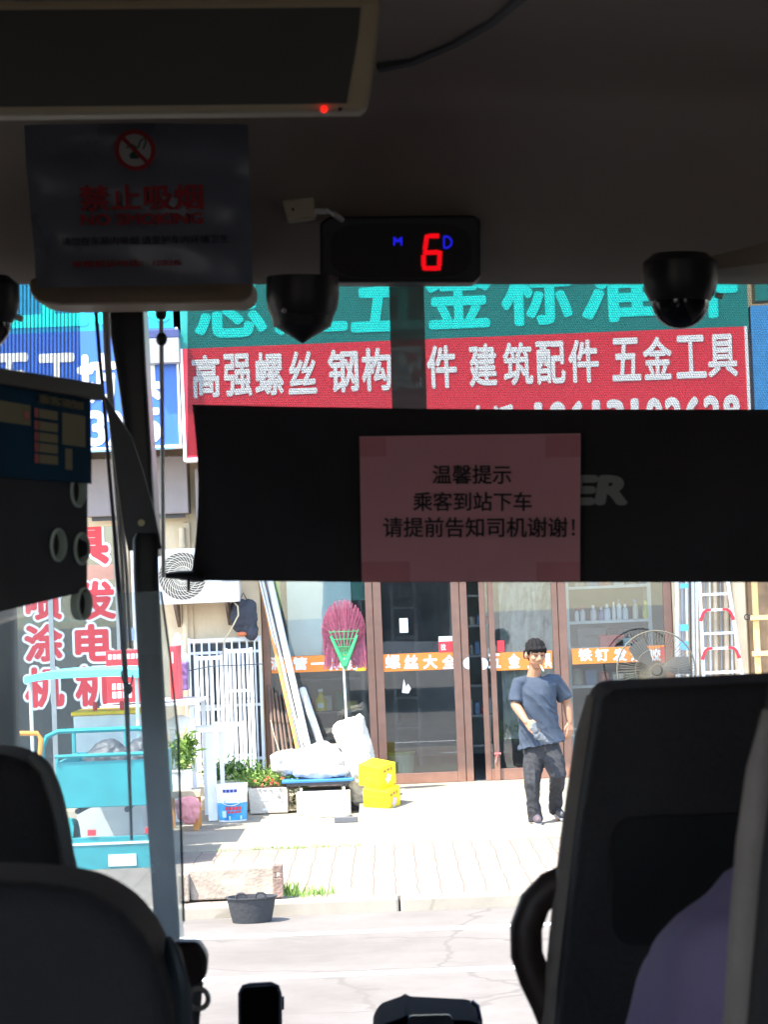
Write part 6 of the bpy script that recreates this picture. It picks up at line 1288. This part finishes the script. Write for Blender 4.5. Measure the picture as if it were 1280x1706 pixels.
MB().prism([SP(-.9, 596), SP(1.06, 640), SP(1.06, 668), SP(-.9, 622)], Vector((.014, -.004, 0))).build('top_ledge', mat('ledge', (.07, .055, .045), .6), t, bevel=.002, smooth=False)
# seats -------------------------------------------------------------------------------------
def cushion(pts, d, th, name, m, parent, bev=.03):
    return MB().prism([B(x, y, d) for x, y in pts], (0, th if name == 'seat_cushion' else -th, 0)).build(name, m, parent, bevel=bev, seg=5, ang=60)
def rnd(pts, rad_, n=12):
    """round the corners of an outline given in pixels; rad_ per corner"""
    out = []; k = len(pts)
    for i, p in enumerate(pts):
        r = rad_[i] if isinstance(rad_, (list, tuple)) else rad_
        a = Vector((*pts[i - 1], 0)); b_ = Vector((*p, 0)); c = Vector((*pts[(i + 1) % k], 0))
        if r == 0: out.append(p); continue
        d1 = (a - b_).normalized(); d2 = (c - b_).normalized()
        for j in range(n + 1): u = j / n; q = (b_ + d1 * r) * (1 - u) ** 2 + b_ * 2 * u * (1 - u) + (b_ + d2 * r) * u * u; out.append((q.x, q.y))
    return out
def spl(pts, n=7):
    out = []
    for i in range(len(pts) - 1):
        p0, p1, p2, p3 = [Vector((*pts[max(0, min(len(pts) - 1, j))], 0)) for j in (i - 1, i, i + 1, i + 2)]
        for k in range(n): u = k / n; q = .5 * (2 * p1 + (p2 - p0) * u + (2 * p0 - 5 * p1 + 4 * p2 - p3) * u * u + (3 * p1 - p0 - 3 * p2 + p3) * u ** 3); out.append((q.x, q.y))
    return out + [pts[-1]]
t = thing('bus_seat', B(30, 1760, 2.35), 'dark driver\'s seat, far left, with rounded head end', 'seat', frame=BUS)
cushion(spl([(-120, 1236), (0, 1237), (48, 1243), (84, 1264), (104, 1302), (117, 1350), (127, 1410), (138, 1500), (150, 1900)]) + [(-260, 1900), (-260, 1236)], 2.35, .12, 'backrest', M['seat_cloth'], t, .035)
MB().tube([B(50, 1258, 2.228), B(76, 1285, 2.228), B(96, 1350, 2.228), B(116, 1450, 2.228)], .006, 6).build('piping', M['dark_grey'], t)
cushion([(-400, 1900), (200, 1900), (200, 2100), (-400, 2100)], 2.40, .5, 'seat_cushion', M['seat_cloth'], t, .03)
t = thing('bus_seat', B(100, 2000, 1.8), 'large dark seat back in front at the lower left, with a painted slate blue edge highlight', 'seat', frame=BUS)
cushion(spl([(-200, 1427), (0, 1429), (100, 1433), (172, 1446), (228, 1477), (265, 1518), (289, 1566), (303, 1614), (311, 1665), (318, 1760), (330, 2300)]) + [(-420, 2300), (-420, 1427)], 1.8, .13, 'backrest', M['seat_cloth'], t, .035)
MB().tube([B(x - 6, y, 1.73) for x, y in ((286, 1560), (293, 1585), (302, 1650), (306, 1760), (312, 2000))], [.002, .006, .010, .012, .012][-len(((286, 1560), (293, 1585), (302, 1650), (306, 1760), (312, 2000))):], 10).build('lit_edge', M['blue_edge_highlight'], t)  # bluish highlight on the seat's edge, painted as a strip
cushion([(-420, 2310), (330, 2310), (330, 2450), (-420, 2450)], 1.85, .45, 'seat_cushion', M['seat_cloth'], t, .03)
# seat 1 on the right: back, grey left edge with window light painted in, recess, handle
t = thing('bus_seat', B(1150, 2050, 2.25), 'tall dark seat back with a left edge painted as lit and a grab handle', 'seat', frame=BUS)
outl = rnd([(984, 1133), (1420, 1112), (1500, 1900), (898, 1900), (921, 1600), (950, 1350)], [30, 30, 0, 0, 0, 0])
cushion(outl, 2.25, .13, 'backrest', M['seat_cloth'], t, .016)
MB().tube([B(x + 9, y, 2.19) for x, y in ((980, 1160), (966, 1230), (948, 1380), (934, 1520), (922, 1660), (912, 1800), (906, 1900))], [.006, .0095, .0115, .013, .014, .014, .014], 12).build('lit_edge', M['seat_edge_lit'], t)
cushion(rnd([(1020, 1360), (1300, 1350), (1300, 1570), (1020, 1575)], 45), 2.118, .006, 'seat_pocket', mat('pocket_black', (.006, .006, .008), .9), t, .002)
MB().tube([B(x, y, 2.2) for x, y in ((972, 1460), (945, 1466), (918, 1478), (892, 1504), (877, 1545), (878, 1590), (892, 1630), (912, 1672), (935, 1730))], .0150, 16).build('grab_handle', M['brown_plastic'], t)
cushion([(900, 1900), (1500, 1900), (1500, 2060), (900, 2060)], 2.27, .45, 'seat_cushion', M['seat_cloth'], t, .03)
# seat 2, nearest
t = thing('bus_seat', B(1400, 2300, 1.5), 'nearest dark seat back with a wide edge painted as lit, cut off at the right', 'seat', frame=BUS)
cushion(rnd([(1282, 1110), (1800, 1100), (1900, 2400), (1190, 2400), (1212, 1706), (1240, 1400)], [30, 60, 0, 0, 0, 0]), 1.5, .12, 'backrest', M['seat_cloth'], t, .02)
MB().tube([B(x + 8, y, 1.44) for x, y in ((1280, 1185), (1262, 1280), (1250, 1400), (1240, 1550), (1232, 1706), (1222, 1900), (1210, 2300))], [.006, .009, .011, .012, .0125, .013, .013], 12).build('lit_edge', M['seat_edge_lit'], t)  # window light on the seat's side, painted as a grey strip
cushion([(1200, 2400), (1900, 2400), (1900, 2560), (1200, 2560)], 1.52, .45, 'seat_cushion', M['seat_cloth'], t, .03)
# seated passenger, shoulder showing between the two seats
t = thing('person', B(1330, 1900, 1.95), 'passenger in a dull purple shirt, one shoulder showing between the right seats', 'person', frame=BUS)
PD = 1.95; b = MB()
limb(b, [B(1525, 1500, PD), B(1525, 1700, PD), B(1525, 2300, PD)], [.12, .15, .17], 16); limb(b, [B(1525, 1480, PD), B(1525, 1380, PD)], [.06, .055])
b.ball(B(1525, 1250, PD - .0), (.078, .095, .115), 18, 12); b.ball(B(1525, 1305, PD + .05), (.055, .055, .07), 14, 10); b.ball(B(1525, 1272, PD + .098), (.014, .02, .02), 8, 6)
for s_ in (-1, 1):
    b.ball(B(1525, 1265, PD) + Vector((s_ * .08, 0, 0)), (.014, .02, .032), 8, 6)
    sh_ = B(1525, 1640, PD) + Vector((s_ * .145, 0, 0)); el = sh_ + Vector((s_ * .05, .05, -.27)); wr = el + Vector((-s_ * .08, .24, -.02))
    limb(b, [B(1525, 1530, PD), sh_, el], [.075, .06, .045]); limb(b, [el, wr], [.042, .03])
    for k in range(4): a = wr + Vector((-.03 + .02 * k, .07, -.01)); limb(b, [wr + Vector((-.02 + .013 * k, .02, 0)), a, a + Vector((0, .035, -.02)), a + Vector((0, .045, -.045 + .006 * abs(k - 1)))], [.013, .010, .009, .008], 8)
    limb(b, [wr + Vector((-s_ * .02, .02, 0)), wr + Vector((-s_ * .055, .05, 0)), wr + Vector((-s_ * .06, .08, -.01))], [.013, .011, .009], 8)
    limb(b, [B(1525, 2300, PD) + Vector((s_ * .09, 0, 0)), B(1525, 2300, PD) + Vector((s_ * .12, .42, .02)), B(1525, 2300, PD) + Vector((s_ * .12, .44, -.38))], [.085, .06, .045])
blob(b, .009, 3).build('body', M['skin'], t, ang=180)
hb = MB(); hb.ball(B(1525, 1238, PD - .012), (.088, .10, .115), 18, 12); blob(hb, .012, 1, folds(90, .003)).build('hair', M['hair'], t, ang=180)
s = MB(); limb(s, [B(1525, 1560, PD), B(1525, 1700, PD), B(1525, 2290, PD)], [.14, .17, .185], 18)
for s_ in (-1, 1):
    sh_ = B(1525, 1640, PD) + Vector((s_ * .135, 0, 0)); limb(s, [B(1525, 1560, PD) + Vector((s_ * .03, 0, 0)), sh_ , sh_ + Vector((s_ * .045, .025, -.12)), sh_ + Vector((s_ * .06, .05, -.26))], [.10, .082, .080, .078], 16)
blob(s, .010, 4, folds(22, .007)).build('shirt', M['purple_shirt'], t, ang=180)
# things on the dashboard ---------------------------------------------------------------------
t = thing('dash_camera', B(434, 1720, 3.3), 'upright black device with a rounded silver rim on the dashboard', 'device', frame=BUS)
cushion(rnd([(398, 1642), (466, 1637), (468, 1760), (400, 1760)], [12, 12, 0, 0]), 3.3, .02, 'device_body', mat('machine_black', (.007, .007, .008), .9, spec=.05), t, .004)
MB().tube([B(x, y, 3.276) for x, y in ((400, 1760), (399, 1655), (405, 1643), (416, 1640), (452, 1638), (463, 1643), (467, 1655), (468, 1760))], .0022, 6).build('rim', mat('rim_slate', (.16, .18, .22), .35, metal=.5), t)
MB().tube([B(471, 1660, 3.31), B(471, 1682, 3.31)], .002, 6).build('side_button', M['black_plastic'], t)
MB().box(*[c for c in (B(410, 1760, 3.3).x, B(456, 1760, 3.3).x)], 3.28, 3.34, -.988, B(0, 1755, 3.3).z).build('stand', M['black_plastic'], t, smooth=False)
t = thing('ticket_machine', B(712, 1740, 3.2), 'wide black hooded machine with a glossy dark window on the dashboard', 'machine', frame=BUS)
cushion(rnd([(622, 1690), (634, 1671), (668, 1659), (676, 1654), (682, 1659), (780, 1664), (798, 1672), (804, 1700), (806, 1790), (620, 1790)], [8, 8, 0, 0, 4, 8, 8, 8, 0, 0], 3), 3.2, .14, 'machine_body', mat('machine_black', (.007, .007, .008), .9, spec=.05), t, .006)
cushion(rnd([(680, 1691), (752, 1689), (760, 1720), (760, 1780), (676, 1780)], [8, 8, 8, 0, 0]), 3.058, .005, 'window', mat('window_slate', (.10, .13, .16), .15), t, .001)
MB().tube([B(x, y, 3.1) for x, y in ((786, 1668), (796, 1676), (801, 1700), (803, 1790))], .0028, 6).build('blue_trim', mat('trim_blue', (.05, .09, .25), .3), t)
t = thing('belt_guide', B(328, 1640, 2.6), 'dark brown rounded belt guide beside the lower left seat', 'belt guide', frame=BUS)
cushion(rnd([(290, 1562), (334, 1562), (349, 1585), (346, 1622), (330, 1634), (290, 1630)], [0, 10, 10, 10, 8, 0]), 2.6, .03, 'guide_body', M['brown_plastic'], t, .006)
MB().torus(B(330, 1664, 2.6), .011, .003, 'Y', 18, 6).build('ring', M['steel'], t); MB().tube([B(328, 1634, 2.61), B(322, 1700, 2.61), B(318, 1800, 2.61)], .007, 6, flat=.2).build('strap', M['dark_grey'], t)
